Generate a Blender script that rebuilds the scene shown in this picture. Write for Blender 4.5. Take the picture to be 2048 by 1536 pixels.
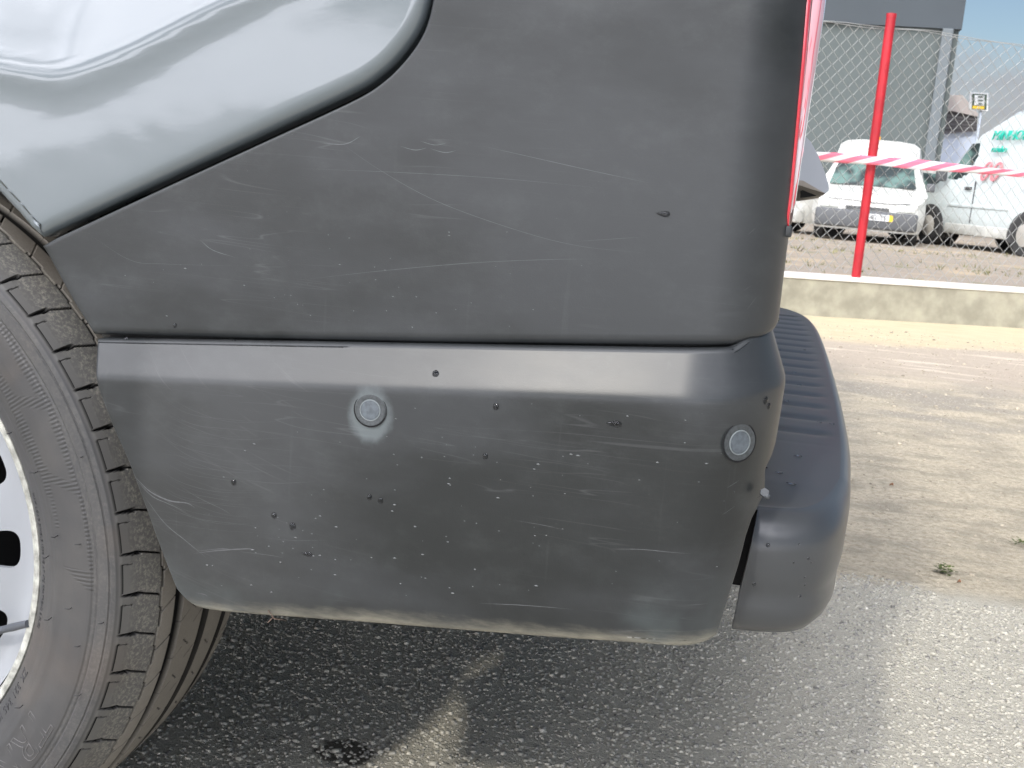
import bpy, bmesh, math, random
import numpy as np
from mathutils import Vector, Matrix
random.seed(4); rng = np.random.default_rng(7)
S = bpy.context.scene
for o in list(bpy.data.objects): bpy.data.objects.remove(o)
COL = S.collection

# ------------------------------------------------------------ camera
FPX, H = 2300.0, 0.662
PIT, ROL, YAW = math.radians(10.4), math.radians(4.75), math.radians(11.3)
fw = np.array([-math.sin(YAW)*math.cos(PIT), math.cos(YAW)*math.cos(PIT), -math.sin(PIT)])
rt0 = np.array([math.cos(YAW), math.sin(YAW), 0.0]); up0 = np.cross(rt0, fw)
RT = math.cos(ROL)*rt0+math.sin(ROL)*up0; UP = -math.sin(ROL)*rt0+math.cos(ROL)*up0
cam_d = bpy.data.cameras.new('camera'); cam = bpy.data.objects.new('camera', cam_d); COL.objects.link(cam)
cam.matrix_world = Matrix([[RT[0], UP[0], -fw[0], 0], [RT[1], UP[1], -fw[1], 0], [RT[2], UP[2], -fw[2], H], [0, 0, 0, 1]])
cam_d.sensor_width = 36; cam_d.lens = FPX/2048*36; cam_d.clip_start = .02; cam_d.clip_end = 900
cam_d.dof.use_dof = True; cam_d.dof.focus_distance = .85; cam_d.dof.aperture_fstop = 38
S.camera = cam
# ------------------------------------------------------------ world, sun, exposure
TOSUN = Vector((-.34, -1.32, 1.0)).normalized()
W = bpy.data.worlds.new('World'); S.world = W; W.use_nodes = True
wn = W.node_tree; wn.nodes.clear()

class NT:
    def __init__(s, nt): s.nt = nt
    def n(s, typ, ins=None, **at):
        nd = s.nt.nodes.new('ShaderNode'+typ)
        for k, v in at.items(): setattr(nd, k, v)
        for k, v in (ins or {}).items(): s.put(nd.inputs[k], v)
        return nd
    def put(s, sock, v):
        if isinstance(v, bpy.types.NodeSocket): s.nt.links.new(v, sock)
        elif isinstance(v, bpy.types.Node): s.nt.links.new(v.outputs[0], sock)
        else:
            if sock.type == 'RGBA' and not hasattr(v, '__len__'): v = (v, v, v, 1)
            elif sock.type == 'RGBA' and len(v) == 3: v = (*v, 1)
            sock.default_value = v
    def m(s, op, a, b=0.0, c=0.0, clamp=False):
        nd = s.n('Math', operation=op, use_clamp=clamp)
        s.put(nd.inputs[0], a); s.put(nd.inputs[1], b); s.put(nd.inputs[2], c); return nd.outputs[0]
    def mix(s, f, a, b):
        nd = s.n('Mix', data_type='RGBA'); s.put(nd.inputs[0], f); s.put(nd.inputs[6], a); s.put(nd.inputs[7], b); return nd.outputs[2]
    def smooth(s, x, lo, hi, a=0.0, b=1.0):
        nd = s.n('MapRange', interpolation_type='SMOOTHSTEP')
        for i, v in enumerate((x, lo, hi, a, b)): s.put(nd.inputs[i], v)
        return nd.outputs[0]
    def noise(s, vec, scale, detail=4, rough=.55, dist=0.0):
        nd = s.n('TexNoise', {'Scale': scale, 'Detail': detail, 'Roughness': rough, 'Distortion': dist}); s.put(nd.inputs['Vector'], vec); return nd.outputs[0]
    def mapping(s, vec, scale=(1, 1, 1), loc=(0, 0, 0), rot=(0, 0, 0)):
        nd = s.n('Mapping', {'Scale': scale, 'Location': loc, 'Rotation': rot}); s.put(nd.inputs['Vector'], vec); return nd.outputs[0]
    def bump(s, h, strength, dist, nrm=None):
        nd = s.n('Bump', {'Strength': strength, 'Distance': dist, 'Height': h})
        if nrm is not None: s.put(nd.inputs['Normal'], nrm)
        return nd.outputs[0]

w = NT(wn)
tc = w.n('TexCoord').outputs['Generated']
sky = w.n('TexSky', sky_type='NISHITA', sun_disc=False, sun_elevation=math.asin(TOSUN.z),
          sun_rotation=math.atan2(TOSUN.x, TOSUN.y), air_density=1.0, dust_density=.7, ozone_density=1.2)
sep = w.n('SeparateXYZ', {0: tc})
cvec = w.mapping(tc, (1, 1, 2.6))
cn = w.noise(cvec, 2.1, 7, .56, .4)
thr = w.smooth(sep.outputs[2], .06, .165, .28, .57)
thr = w.m('SUBTRACT', thr, w.smooth(sep.outputs[2], .28, .6, 0.0, .12))
cl = w.smooth(w.m('SUBTRACT', cn, thr), -.05, .14)
ccol = w.mix(w.noise(cvec, 4.0, 4), (4.3, 4.35, 4.85), (5.5, 5.5, 5.8))
# hazy cloud scatters forwards: brighter on the sun's side of the sky
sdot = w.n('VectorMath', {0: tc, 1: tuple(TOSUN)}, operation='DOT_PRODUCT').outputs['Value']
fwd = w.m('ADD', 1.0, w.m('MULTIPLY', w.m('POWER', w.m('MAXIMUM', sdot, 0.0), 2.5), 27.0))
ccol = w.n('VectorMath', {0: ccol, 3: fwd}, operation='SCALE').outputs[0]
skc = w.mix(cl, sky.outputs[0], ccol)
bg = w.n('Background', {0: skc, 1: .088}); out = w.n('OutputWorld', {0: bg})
sl = bpy.data.lights.new('sun', 'SUN'); sl.energy = 2.0; sl.angle = math.radians(3.2); sl.color = (1, .95, .86)
sun = bpy.data.objects.new('sun', sl); COL.objects.link(sun); sun.location = (-3, -8, 9)
sun.rotation_euler = TOSUN.to_track_quat('Z', 'Y').to_euler()
S.view_settings.view_transform = 'Standard'; S.view_settings.look = 'None'
S.view_settings.exposure = .04; S.view_settings.gamma = 1; S.view_settings.use_curve_mapping = False
S.render.engine = 'CYCLES'

# ------------------------------------------------------------ helpers
def ray(px, py): return (px-1024)/FPX*RT-(py-768)/FPX*UP+fw
def atY(px, py, Y):
    d = ray(px, py); k = Y/d[1]; return np.array([d[0]*k, Y, H+d[2]*k])
def ground(px, py, z=0.0):
    d = ray(px, py); k = (z-H)/d[2]; return np.array([d[0]*k, d[1]*k, z])

def mesh_obj(name, verts, faces, mat=None, parent=None, smooth=True, auto=None):
    me = bpy.data.meshes.new(name); me.from_pydata([tuple(map(float, v)) for v in verts], [], faces); me.validate()
    o = bpy.data.objects.new(name, me); COL.objects.link(o)
    if mat: me.materials.append(mat)
    if parent is not None: o.parent = parent
    if smooth:
        me.polygons.foreach_set('use_smooth', [True]*len(me.polygons))
        if auto: me.set_sharp_from_angle(angle=math.radians(auto))
    return o
def bm_obj(name, bm, mat=None, parent=None, smooth=False, auto=None):
    me = bpy.data.meshes.new(name); bm.to_mesh(me); bm.free()
    o = bpy.data.objects.new(name, me); COL.objects.link(o)
    if mat: me.materials.append(mat)
    if parent is not None: o.parent = parent
    if smooth:
        me.polygons.foreach_set('use_smooth', [True]*len(me.polygons))
        if auto: me.set_sharp_from_angle(angle=math.radians(auto))
    return o
def box(bm, lo, hi, rot=None, bev=0.0):
    lo = Vector(lo); hi = Vector(hi); c = (lo+hi)/2; d = hi-lo
    r = bmesh.ops.create_cube(bm, size=1); vs = r['verts']
    bmesh.ops.scale(bm, vec=d, verts=vs)
    if bev:
        es = list({e for v in vs for e in v.link_edges})
        r2 = bmesh.ops.bevel(bm, geom=es, offset=bev, segments=2, affect='EDGES', profile=.5)
        vs = list({v for f in r2['faces'] for v in f.verts} | {v for v in vs if v.is_valid})
    if rot is not None: bmesh.ops.rotate(bm, cent=(0, 0, 0), matrix=rot, verts=vs)
    bmesh.ops.translate(bm, vec=c, verts=vs)
def tube_data(pts, r, n=8, V=None, F=None, closed=False):
    V = [] if V is None else V; F = [] if F is None else F
    pts = [np.array(p, float) for p in pts]; N = len(pts); b0 = len(V)
    rr = r if hasattr(r, '__len__') else [r]*N
    prev = None
    for i, p in enumerate(pts):
        if closed: t = pts[(i+1) % N]-pts[i-1]
        else: t = pts[min(i+1, N-1)]-pts[max(i-1, 0)]
        t = t/(np.linalg.norm(t)+1e-12)
        if prev is None:
            a = np.array([0, 0, 1.0]) if abs(t[2]) < .9 else np.array([1.0, 0, 0])
            u = np.cross(t, a)
        else: u = prev-t*np.dot(prev, t)
        u /= np.linalg.norm(u); v = np.cross(t, u); prev = u
        for k in range(n):
            a = 2*math.pi*k/n; V.append(p+rr[i]*(math.cos(a)*u+math.sin(a)*v))
    for i in range(N if closed else N-1):
        j = (i+1) % N
        for k in range(n): F.append((b0+i*n+k, b0+i*n+(k+1) % n, b0+j*n+(k+1) % n, b0+j*n+k))
    if not closed:
        F.append(tuple(b0+k for k in range(n))[::-1]); F.append(tuple(b0+(N-1)*n+k for k in range(n)))
    return V, F
def empty(name, loc=(0, 0, 0), rz=0, label=None, cat=None, group=None):
    o = bpy.data.objects.new(name, None); COL.objects.link(o); o.location = loc; o.rotation_euler = (0, 0, rz)
    o.empty_display_size = .2
    if label: tag(o, label, cat, group)
    return o
def tag(o, label, cat, group=None):
    o['label'] = label; o['category'] = cat
    if group: o['group'] = group
    return o
def kind(o, k): o['kind'] = k; return o

def material(name):
    m = bpy.data.materials.new(name); m.use_nodes = True; m.node_tree.nodes.clear()
    t = NT(m.node_tree); b = t.n('BsdfPrincipled'); t.n('OutputMaterial', {0: b}); t.b = b
    t.oc = t.n('TexCoord').outputs['Object']
    return m, t
def simple(name, col, rough=.5, metal=0.0, coat=0.0, var=.0, vscale=20, bump=0.0, bscale=200, bdist=.001, spec=.5):
    m, t = material(name)
    c = (*col, 1)
    if var:
        nz = t.noise(t.oc, vscale, 5)
        c = t.mix(t.smooth(nz, .3, .7), tuple(x*(1-var) for x in col), tuple(min(1, x*(1+var)) for x in col))
    t.put(t.b.inputs['Base Color'], c); t.put(t.b.inputs['Roughness'], rough); t.put(t.b.inputs['Metallic'], metal)
    t.put(t.b.inputs['Coat Weight'], coat); t.put(t.b.inputs['Specular IOR Level'], spec)
    if bump: t.put(t.b.inputs['Normal'], t.bump(t.noise(t.oc, bscale, 3), bump, bdist))
    return m

# ------------------------------------------------------------ materials
def make_ground():
    m, t = material('ground_surface'); o = t.oc
    sp = t.n('SeparateXYZ', {0: o}); X, Y = sp.outputs[0], sp.outputs[1]
    wob = t.noise(t.mapping(o, (1.2, 3, 1)), 1.6, 5); yw = t.m('ADD', Y, t.m('MULTIPLY', t.m('SUBTRACT', wob, .5), 1.1)); yn = t.m('ADD', Y, t.m('MULTIPLY', t.m('SUBTRACT', t.noise(o, 16, 5, .7), .5), .10))
    # cemented asphalt matrix
    n1 = t.noise(o, 260, 5, .7); n2 = t.noise(o, 9, 4)
    asp = t.mix(n1, (.43, .405, .34), (.74, .70, .59)); asp = t.mix(t.smooth(n2, .35, .7), asp, t.mix(.35, asp, (.56, .52, .43)))
    # sandy concrete apron
    n3 = t.noise(o, 70, 6, .7); n4 = t.noise(t.mapping(o, (2, 3.2, 1)), 3.2, 6, .62)
    con = t.mix(t.smooth(n3, .25, .75), (.39, .33, .235), (.72, .645, .50))
    con = t.mix(t.smooth(n4, .42, .66), con, t.mix(.65, con, (.31, .275, .215)))
    # worn asphalt band with light chips
    vor = t.n('TexVoronoi', {'Vector': o, 'Scale': 75.0}, feature='F1'); chips = t.smooth(vor.outputs['Distance'], .18, .36, 1, 0)
    band = t.mix(t.m('MULTIPLY', chips, .55), t.mix(t.noise(o, 130, 4, .7), (.25, .225, .185), (.48, .43, .35)), (.70, .63, .52))
    # reddish earth with pale streaks
    st = t.noise(t.mapping(o, (.9, 5.5, 1)), 2.3, 6, .6)
    ear = t.mix(t.noise(o, 40, 6, .7), (.36, .30, .235), (.60, .52, .42)); ear = t.mix(t.smooth(st, .56, .66), ear, (.66, .58, .47))
    cream = t.mix(t.noise(t.mapping(o, (1, 4, 1)), 5, 5), (.50, .41, .26), (.74, .63, .44))
    c = t.mix(t.smooth(yn, 2.0, 2.10), asp, con)
    pt = t.smooth(t.noise(t.mapping(o, (1.1, 1.6, 1)), 1.7, 6, .65), .44, .56)
    c = t.mix(t.m('MULTIPLY', t.smooth(yw, 3.1, 3.9), pt), c, band)
    c = t.mix(t.smooth(yw, 4.2, 5.0), c, ear)
    c = t.mix(t.smooth(t.m('SUBTRACT', yw, t.m('MULTIPLY', X, .42)), 5.25, 5.7), c, cream)
    # dark mossy patch under the bumper
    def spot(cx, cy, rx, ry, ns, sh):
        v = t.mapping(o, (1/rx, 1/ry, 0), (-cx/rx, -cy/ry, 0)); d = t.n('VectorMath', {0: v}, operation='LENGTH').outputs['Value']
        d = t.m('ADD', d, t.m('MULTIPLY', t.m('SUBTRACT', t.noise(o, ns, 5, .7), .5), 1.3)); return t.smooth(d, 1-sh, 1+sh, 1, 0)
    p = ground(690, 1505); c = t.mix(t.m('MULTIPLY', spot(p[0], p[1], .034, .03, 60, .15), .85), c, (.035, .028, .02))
    
    t.put(t.b.inputs['Base Color'], c); t.put(t.b.inputs['Roughness'], .92); t.put(t.b.inputs['Specular IOR Level'], .25)
    h = t.m('ADD', t.m('MULTIPLY', n1, 1.0), t.m('MULTIPLY', n3, 1.2)); h = t.m('ADD', h, t.m('MULTIPLY', chips, .4))
    t.put(t.b.inputs['Normal'], t.bump(h, .9, .006)); return m
def make_lot():
    m, t = material('lot_soil'); o = t.oc
    n = t.noise(o, 1.1, 6, .65); n2 = t.noise(o, 14, 5, .7); n3 = t.noise(t.mapping(o, (1, 1, 1), (7, 3, 0)), 2.4, 5, .6)
    c = t.mix(n2, (.17, .14, .11), (.40, .345, .28)); c = t.mix(t.smooth(n, .50, .68), c, (.42, .33, .22))
    c = t.mix(t.m('MULTIPLY', t.smooth(n3, .58, .66), .6), c, (.14, .15, .05))
    t.put(t.b.inputs['Base Color'], c); t.put(t.b.inputs['Roughness'], .95); t.put(t.b.inputs['Normal'], t.bump(n2, .7, .03)); return m
def make_chip():
    m, t = material('aggregate_stone'); a = t.n('Attribute', attribute_name='tone').outputs['Fac']
    r = t.n('ValToRGB'); e = r.color_ramp.elements
    e[0].position = 0; e[0].color = (.06, .06, .062, 1); e[1].position = 1; e[1].color = (.80, .76, .66, 1)
    for p, c in [(.2, (.27, .262, .24, 1)), (.45, (.46, .438, .375, 1)), (.75, (.58, .55, .46, 1)), (.92, (.70, .66, .55, 1))]:
        x = e.new(p); x.color = c
    t.put(r.inputs[0], a); nz = t.noise(t.oc, 900, 3)
    t.put(t.b.inputs['Base Color'], t.mix(.35, r.outputs[0], t.mix(nz, (.20, .195, .17), (.74, .69, .58)))); t.put(t.b.inputs['Roughness'], .7); return m
def make_trim(dirt=None, halo=None, name='grey_trim_plastic'):
    m, t = material(name); o = t.oc
    big = t.noise(t.mapping(o, (2.2, 2.2, 5)), 2.0, 5, .55)
    c = t.mix(t.smooth(big, .38, .60), (.0120, .0138, .0142), (.0245, .0270, .0290))  # broad bluish mottling puts a hint of sky reflection into the colour
    # fine horizontal wiping marks
    hz = t.noise(t.mapping(o, (2.5, 2.5, 260), rot=(0, .10, 0)), 3.0, 4, .7); wipe = t.smooth(hz, .55, .85)
    msk = t.smooth(t.noise(o, 3.3, 3), .42, .62)
    c = t.mix(t.m('MULTIPLY', t.m('MULTIPLY', wipe, msk), .10), c, (.12, .12, .12))
    # long curved scuffs
    for k, (rot, loc, sc, amt) in enumerate([(-.35, (0, 0, 0), 14, .5), (.22, (3, 1, 2), 10, .45), (-.12, (1, 5, 4), 12, .5)]):
        v = t.mapping(o, (1.6, 1.0, 34), loc, (0, rot, 0)); nn = t.noise(v, sc/8, 2, .5, .6)
        line = t.smooth(t.m('ABSOLUTE', t.m('SUBTRACT', nn, .5)), 0, .006, 1, 0)
        gate = t.smooth(t.noise(t.mapping(o, (3, 3, 3), loc), 3.1, 2), .54, .66)
        c = t.mix(t.m('MULTIPLY', t.m('MULTIPLY', line, gate), amt*.22), c, (.16, .165, .17))
    speck = t.smooth(t.noise(o, 950, 1), .80, .86); c = t.mix(t.m('MULTIPLY', speck, .3), c, (.2, .2, .2))
    film = t.smooth(t.noise(t.mapping(o, (9, 9, 14)), 2.2, 8, .75), .45, .78); c = t.mix(t.m('MULTIPLY', film, .12), c, (.105, .115, .115))
    run = t.smooth(t.noise(t.mapping(o, (120, 120, 5)), 1.0, 3, .6), .66, .80); c = t.mix(t.m('MULTIPLY', run, .06), c, (.14, .15, .15))
    sp = t.n('SeparateXYZ', {0: o})
    if dirt:
        z = t.m('SUBTRACT', sp.outputs[2], t.m('MULTIPLY', sp.outputs[0], .092))   # follows the lower edge
        z = t.m('ADD', z, t.m('MULTIPLY', t.m('SUBTRACT', t.noise(t.mapping(o, (10, 10, 40)), 2.2, 6, .7), .5), .022))
        d = t.smooth(z, dirt-.006, dirt+.012, 1, 0); c = t.mix(t.m('MULTIPLY', d, .62), c, (.27, .25, .19))
        d2 = t.smooth(z, dirt+.01, dirt+.062, 1, 0); c = t.mix(t.m('MULTIPLY', t.m('MULTIPLY', d2, t.smooth(t.noise(o, 9, 4), .45, .6)), .10), c, (.20, .25, .25))
        # swirl marks left of the sensor: nested arcs
        cx, cz = -.22, .60
        dx = t.m('SUBTRACT', sp.outputs[0], cx); dz = t.m('SUBTRACT', sp.outputs[2], cz)
        rr = t.m('SQRT', t.m('ADD', t.m('MULTIPLY', t.m('MULTIPLY', dx, dx), .55), t.m('MULTIPLY', dz, dz)))
        an = t.m('ARCTAN2', dz, dx)
        cv = t.n('CombineXYZ', {0: t.m('MULTIPLY', rr, 330.0), 1: t.m('MULTIPLY', an, 1.6), 2: 0.0})
        ar = t.smooth(t.noise(cv, 1.0, 3, .75), .58, .82)
        mm = t.m('MULTIPLY', t.smooth(sp.outputs[0], -.40, -.43, 0, 1), 0.0)
        mm = t.m('MULTIPLY', t.smooth(sp.outputs[0], -.425, -.405), t.smooth(sp.outputs[0], -.36, -.20, 1, 0))
        c = t.mix(t.m('MULTIPLY', t.m('MULTIPLY', ar, mm), .25), c, (.17, .17, .17))
        c = t.mix(t.m('MULTIPLY', mm, .07), c, (.2, .2, .2))
    if halo is not None:
        v = t.n('VectorMath', {0: o, 1: tuple(halo)}, operation='SUBTRACT').outputs[0]
        v = t.mapping(v, (1, 1, .75), (0, 0, .0025)); dd = t.n('VectorMath', {0: v}, operation='LENGTH').outputs['Value']
        dd = t.m('ADD', dd, t.m('MULTIPLY', t.m('SUBTRACT', t.noise(o, 160, 4), .5), .006))
        c = t.mix(t.m('MULTIPLY', t.smooth(dd, .0105, .018, 1, 0), .34), c, (.20, .235, .245))
    t.put(t.b.inputs['Base Color'], c)
    t.put(t.b.inputs['Roughness'], t.m('ADD', .23, t.m('MULTIPLY', big, .24)))
    t.put(t.b.inputs['Specular IOR Level'], .42)
    g = t.noise(o, 1400, 2); nb = t.bump(g, .12, .0004)
    t.put(t.b.inputs['Normal'], nb); return m
def make_paint():
    m, t = material('pale_grey_paint'); o = t.oc
    t.put(t.b.inputs['Base Color'], (.100, .119, .130, 1)); t.put(t.b.inputs['Roughness'], .32)
    t.put(t.b.inputs['Coat Weight'], 1.0); t.put(t.b.inputs['Coat Roughness'], .07); t.put(t.b.inputs['Coat IOR'], 1.42)
    op = t.noise(o, 330, 2, .5); lo = t.noise(o, 7, 3)
    nb = t.bump(op, .035, .0005); nb2 = t.bump(lo, .05, .02, nb)
    t.put(t.b.inputs['Normal'], nb2); t.put(t.b.inputs['Coat Normal'], nb2); return m
def make_rubber():
    m, t = material('tyre_rubber'); o = t.oc
    d = t.n('Attribute', attribute_name='dust').outputs['Fac']; hs = t.n('Attribute', attribute_name='hatch').outputs['Fac']
    th = t.n('Attribute', attribute_name='angle').outputs['Fac']; tr = t.n('Attribute', attribute_name='tread').outputs['Fac']
    n = t.noise(o, 14, 5, .6); n2 = t.noise(o, 330, 5, .75); n3 = t.noise(o, 900, 3, .7)
    c = t.mix(t.smooth(n, .35, .7), (.040, .040, .041), (.057, .055, .053))
    sh = t.n('Attribute', attribute_name='shoulder').outputs['Fac']; c = t.mix(sh, c, (.085, .083, .079))  # shoulder lifted to a dusty grey that paints in skylight
    c = t.mix(t.m('MULTIPLY', tr, .9), c, t.mix(n3, (.115, .106, .094), (.215, .197, .17)))
    brown = t.m('MULTIPLY', t.smooth(t.noise(o, 9, 3), .52, .68), .35); c = t.mix(brown, c, (.085, .068, .055))
    sp = t.m('MULTIPLY', t.smooth(n2, .42, .70), d); c = t.mix(t.m('MULTIPLY', sp, .6), c, (.27, .255, .215))
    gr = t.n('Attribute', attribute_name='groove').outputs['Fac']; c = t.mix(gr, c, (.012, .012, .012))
    wv = t.m('SINE', t.m('MULTIPLY', th, 520.0)); c = t.mix(t.m('MULTIPLY', hs, .42), c, (.03, .03, .03))  # hatch zones darkened in colour to suggest shade between the fine ribs
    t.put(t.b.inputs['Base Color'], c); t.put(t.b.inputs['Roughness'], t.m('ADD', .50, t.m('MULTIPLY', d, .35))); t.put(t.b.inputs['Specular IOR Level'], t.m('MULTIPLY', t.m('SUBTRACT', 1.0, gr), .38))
    t.put(t.b.inputs['Normal'], t.bump(t.m('ADD', t.m('MULTIPLY', t.m('MULTIPLY', wv, hs), .5), t.m('MULTIPLY', n3, .35)), .5, .0006)); return m

M_ground, M_lot, M_chip, M_paint, M_rubber = make_ground(), make_lot(), make_chip(), make_paint(), make_rubber()
M_trim = make_trim(); M_step = make_trim(name='step_plastic')
for n_ in M_step.node_tree.nodes:
    if n_.type == 'BSDF_PRINCIPLED':
        for l_ in list(n_.inputs['Roughness'].links): M_step.node_tree.links.remove(l_)
        n_.inputs['Roughness'].default_value = .33
        for l_ in list(n_.inputs['Base Color'].links): M_step.node_tree.links.remove(l_)
        n_.inputs['Base Color'].default_value = (.038, .041, .044, 1)
        n_.inputs['Specular IOR Level'].default_value = .55
M_black = simple('matt_black', (.05, .05, .05), .8)
M_seal = simple('black_gap', (.006, .006, .007), .9)
M_liner = simple('arch_liner_felt', (.018, .018, .018), .95, bump=.5, bscale=300)
M_sens = simple('sensor_face', (.062, .074, .085), .5, var=.25, vscale=260)
M_sring = simple('sensor_ring', (.035, .04, .043), .45, var=.3, vscale=400)
M_srim = simple('sensor_bright_ring', (.15, .17, .175), .5)
def make_rim():
    m, t = material('white_wheel_paint'); n = t.noise(t.oc, 10, 4)
    t.put(t.b.inputs['Base Color'], t.mix(n, (.215, .228, .25), (.265, .278, .295))); t.put(t.b.inputs['Roughness'], .35)
    t.put(t.b.inputs['Coat Weight'], .3); return m
M_rim = make_rim()
M_lip = simple('dirty_rim_lip', (.30, .30, .27), .5, var=.4, vscale=120)
M_stem = simple('valve_rubber', (.055, .06, .07), .5)
M_redpost = simple('red_post_paint', (.40, .010, .020), .45, var=.15, vscale=9)
M_wire = simple('galvanised_wire', (.36, .37, .36), .45, metal=.35)
M_white = simple('white_van_paint', (.52, .57, .565), .35, coat=.4, var=.05, vscale=3)
M_white2 = simple('faded_white_paint', (.60, .60, .56), .4, coat=.3, var=.05, vscale=4)
M_wplastic = simple('grey_car_plastic', (.085, .09, .095), .6)
M_sill = simple('dirty_white_sill', (.42, .42, .39), .6, var=.2, vscale=5)
M_tyre2 = simple('plain_tyre', (.03, .03, .03), .8)
M_steel = simple('steel_wheel', (.38, .36, .32), .5)
M_lampclear = simple('headlamp_lens', (.62, .64, .60), .12, coat=1)
def make_glass_dark():
    m, t = material('car_glass'); n = t.noise(t.oc, 2.2, 2)
    t.put(t.b.inputs['Base Color'], t.mix(t.smooth(n, .45, .6), (.02, .03, .03), (.10, .17, .15))); t.put(t.b.inputs['Roughness'], .06)
    t.put(t.b.inputs['Coat Weight'], .6); return m
M_glass = make_glass_dark()
M_wall = simple('wall_render', (.33, .315, .245), .9, var=.22, vscale=7, bump=.6, bscale=60, bdist=.004)
M_cap = simple('wall_cap', (.74, .70, .64), .85, var=.1, vscale=20)  # much paler than the wall body
M_bld = simple('warehouse_cladding', (.088, .106, .104), .8, var=.06, vscale=.4)
M_bld2 = simple('warehouse_fascia', (.050, .062, .072), .7, var=.05, vscale=.4)
M_dk = simple('dark_brown_wall', (.10, .095, .10), .85, var=.12, vscale=1)
M_roofp = simple('pale_roof', (.38, .34, .32), .8)
M_pale = simple('pale_blue_sheet', (.50, .56, .66), .7)

# ------------------------------------------------------------ the setting
def sheet(name, x0, x1, y0, y1, z, mat, n=2):
    o = mesh_obj(name, [(x0, y0, z), (x1, y0, z), (x1, y1, z), (x0, y1, z)], [(0, 1, 2, 3)], mat, smooth=False); return kind(o, 'structure')
WA, WB = np.array([.31144, 6.70365, 0]), np.array([1.60758, 7.27672, 0]); WD = (WB-WA)/np.linalg.norm(WB-WA); WN = np.array([-WD[1], WD[0], 0])
sheet('ground', -60, 60, -60, 7.9, 0, M_ground)
pts = [WA-WD*60+WN*.10, WA+WD*60+WN*.10, WA+WD*60+WN*420, WA-WD*60+WN*420]
lot = mesh_obj('far_lot', [(p[0]*1.0, p[1], .006) for p in pts], [(0, 1, 2, 3)], M_lot, smooth=False); kind(lot, 'structure')
pts = [WA-WD*500+WN*.1, WA-WD*60+WN*.1, WA-WD*60+WN*420, WA-WD*500+WN*420]
sheet('far_ground', -500, 500, -500, 600, -.01, M_lot)

def stones():
    N = 66000; gx = rng.uniform(-.95, 1.25, N); gy = .93+1.18*rng.random(N)
    edge = 2.05+.03*np.sin(gx*9)+.02*np.sin(gx*23+1)
    keep = gy < edge
    gx, gy = gx[keep], gy[keep]; N = len(gx)
    r = np.clip(rng.lognormal(math.log(.0025), .36, N), .0013, .0056)
    base = np.array([[x, y, z] for z in (-1, 1) for y in (-1, 1) for x in (-1, 1)], float)*.62
    V = base[None]+rng.uniform(-.28, .28, (N, 8, 3)); V[:, 4:, :2] *= .72
    ax = rng.uniform(.75, 1.45, N); V[:, :, 0] *= ax[:, None]; V[:, :, 2] *= .55
    a = rng.uniform(0, 6.283, N); c, s = np.cos(a)[:, None], np.sin(a)[:, None]
    x = V[:, :, 0]*c-V[:, :, 1]*s; y = V[:, :, 0]*s+V[:, :, 1]*c
    P = np.stack([x*r[:, None]+gx[:, None], y*r[:, None]+gy[:, None], V[:, :, 2]*r[:, None]+(r*rng.uniform(.0, .22, N))[:, None]], -1).reshape(-1, 3)
    q = np.array([[0, 2, 3, 1], [4, 5, 7, 6], [0, 1, 5, 4], [1, 3, 7, 5], [3, 2, 6, 7], [2, 0, 4, 6]])
    Fq = (q[None]+8*np.arange(N)[:, None, None]).reshape(-1, 4)
    me = bpy.data.meshes.new('asphalt_chippings'); me.vertices.add(len(P)); me.vertices.foreach_set('co', P.ravel())
    me.loops.add(Fq.size); me.loops.foreach_set('vertex_index', Fq.ravel()); me.polygons.add(len(Fq))
    me.polygons.foreach_set('loop_start', np.arange(0, Fq.size, 4)); me.polygons.foreach_set('loop_total', np.full(len(Fq), 4)); me.update()
    t = np.clip(rng.normal(.5, .17, N), 0, 1); t[rng.random(N) < .12] *= .4; t[rng.random(N) < .012] = 1
    at = me.attributes.new('tone', 'FLOAT', 'POINT'); at.data.foreach_set('value', np.repeat(t, 8))
    me.materials.append(M_chip); o = bpy.data.objects.new('asphalt_chippings', me); COL.objects.link(o); kind(o, 'stuff')
stones()

# ------------------------------------------------------------ curved body-side surface
YS = .755
class Prof:
    """horizontal profile: flat side at y = YS-out, rounded corner of radius r, rear face at x = xr"""
    def __init__(s, xr, r, out): s.xr, s.r, s.out = xr, r, out; s.xc = xr-r; s.y0 = YS-out
    def pos(s, q, z):
        """-> x, y, nx, ny"""
        if q <= s.xc: return q, s.y0, 0.0, -1.0
        a = (q-s.xc)/s.r
        if a < math.pi/2: return s.xc+s.r*math.sin(a), s.y0+s.r*(1-math.cos(a)), math.sin(a), -math.cos(a)
        return s.xr, s.y0+s.r+(a-math.pi/2)*s.r, 1.0, 0.0
    def inv(s, px, py, o=0.0):
        if o:                                   # trace onto the surface standing o proud of the base profile
            g_ = Prof(s.xr+o, s.r+o, s.out+o); q = g_.inv(px, py)
            return np.array([q[0] if q[0] <= s.xc else s.xc+s.r*(q[0]-s.xc)/(s.r+o), q[1]])
        d = ray(px, py)
        X = d[0]/d[1]*s.y0
        if X <= s.xc: q = X; Y = s.y0
        else:
            best = None
            for a in np.linspace(0, math.pi/2, 400):
                x = s.xc+s.r*math.sin(a); y = s.y0+s.r*(1-math.cos(a)); f = x-d[0]/d[1]*y
                if best is None or abs(f) < best[0]: best = (abs(f), a, y)
            q = s.xc+s.r*best[1]; Y = best[2]
        return np.array([q, H+d[2]/d[1]*Y])
def densify(P, step):
    P = [np.array(p, float) for p in P]; out = []
    for a, b in zip(P[:-1], P[1:]):
        n = max(1, int(np.linalg.norm(b-a)/step)); out += [a+(b-a)*i/n for i in range(n)]
    return out+[P[-1]]
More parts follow.
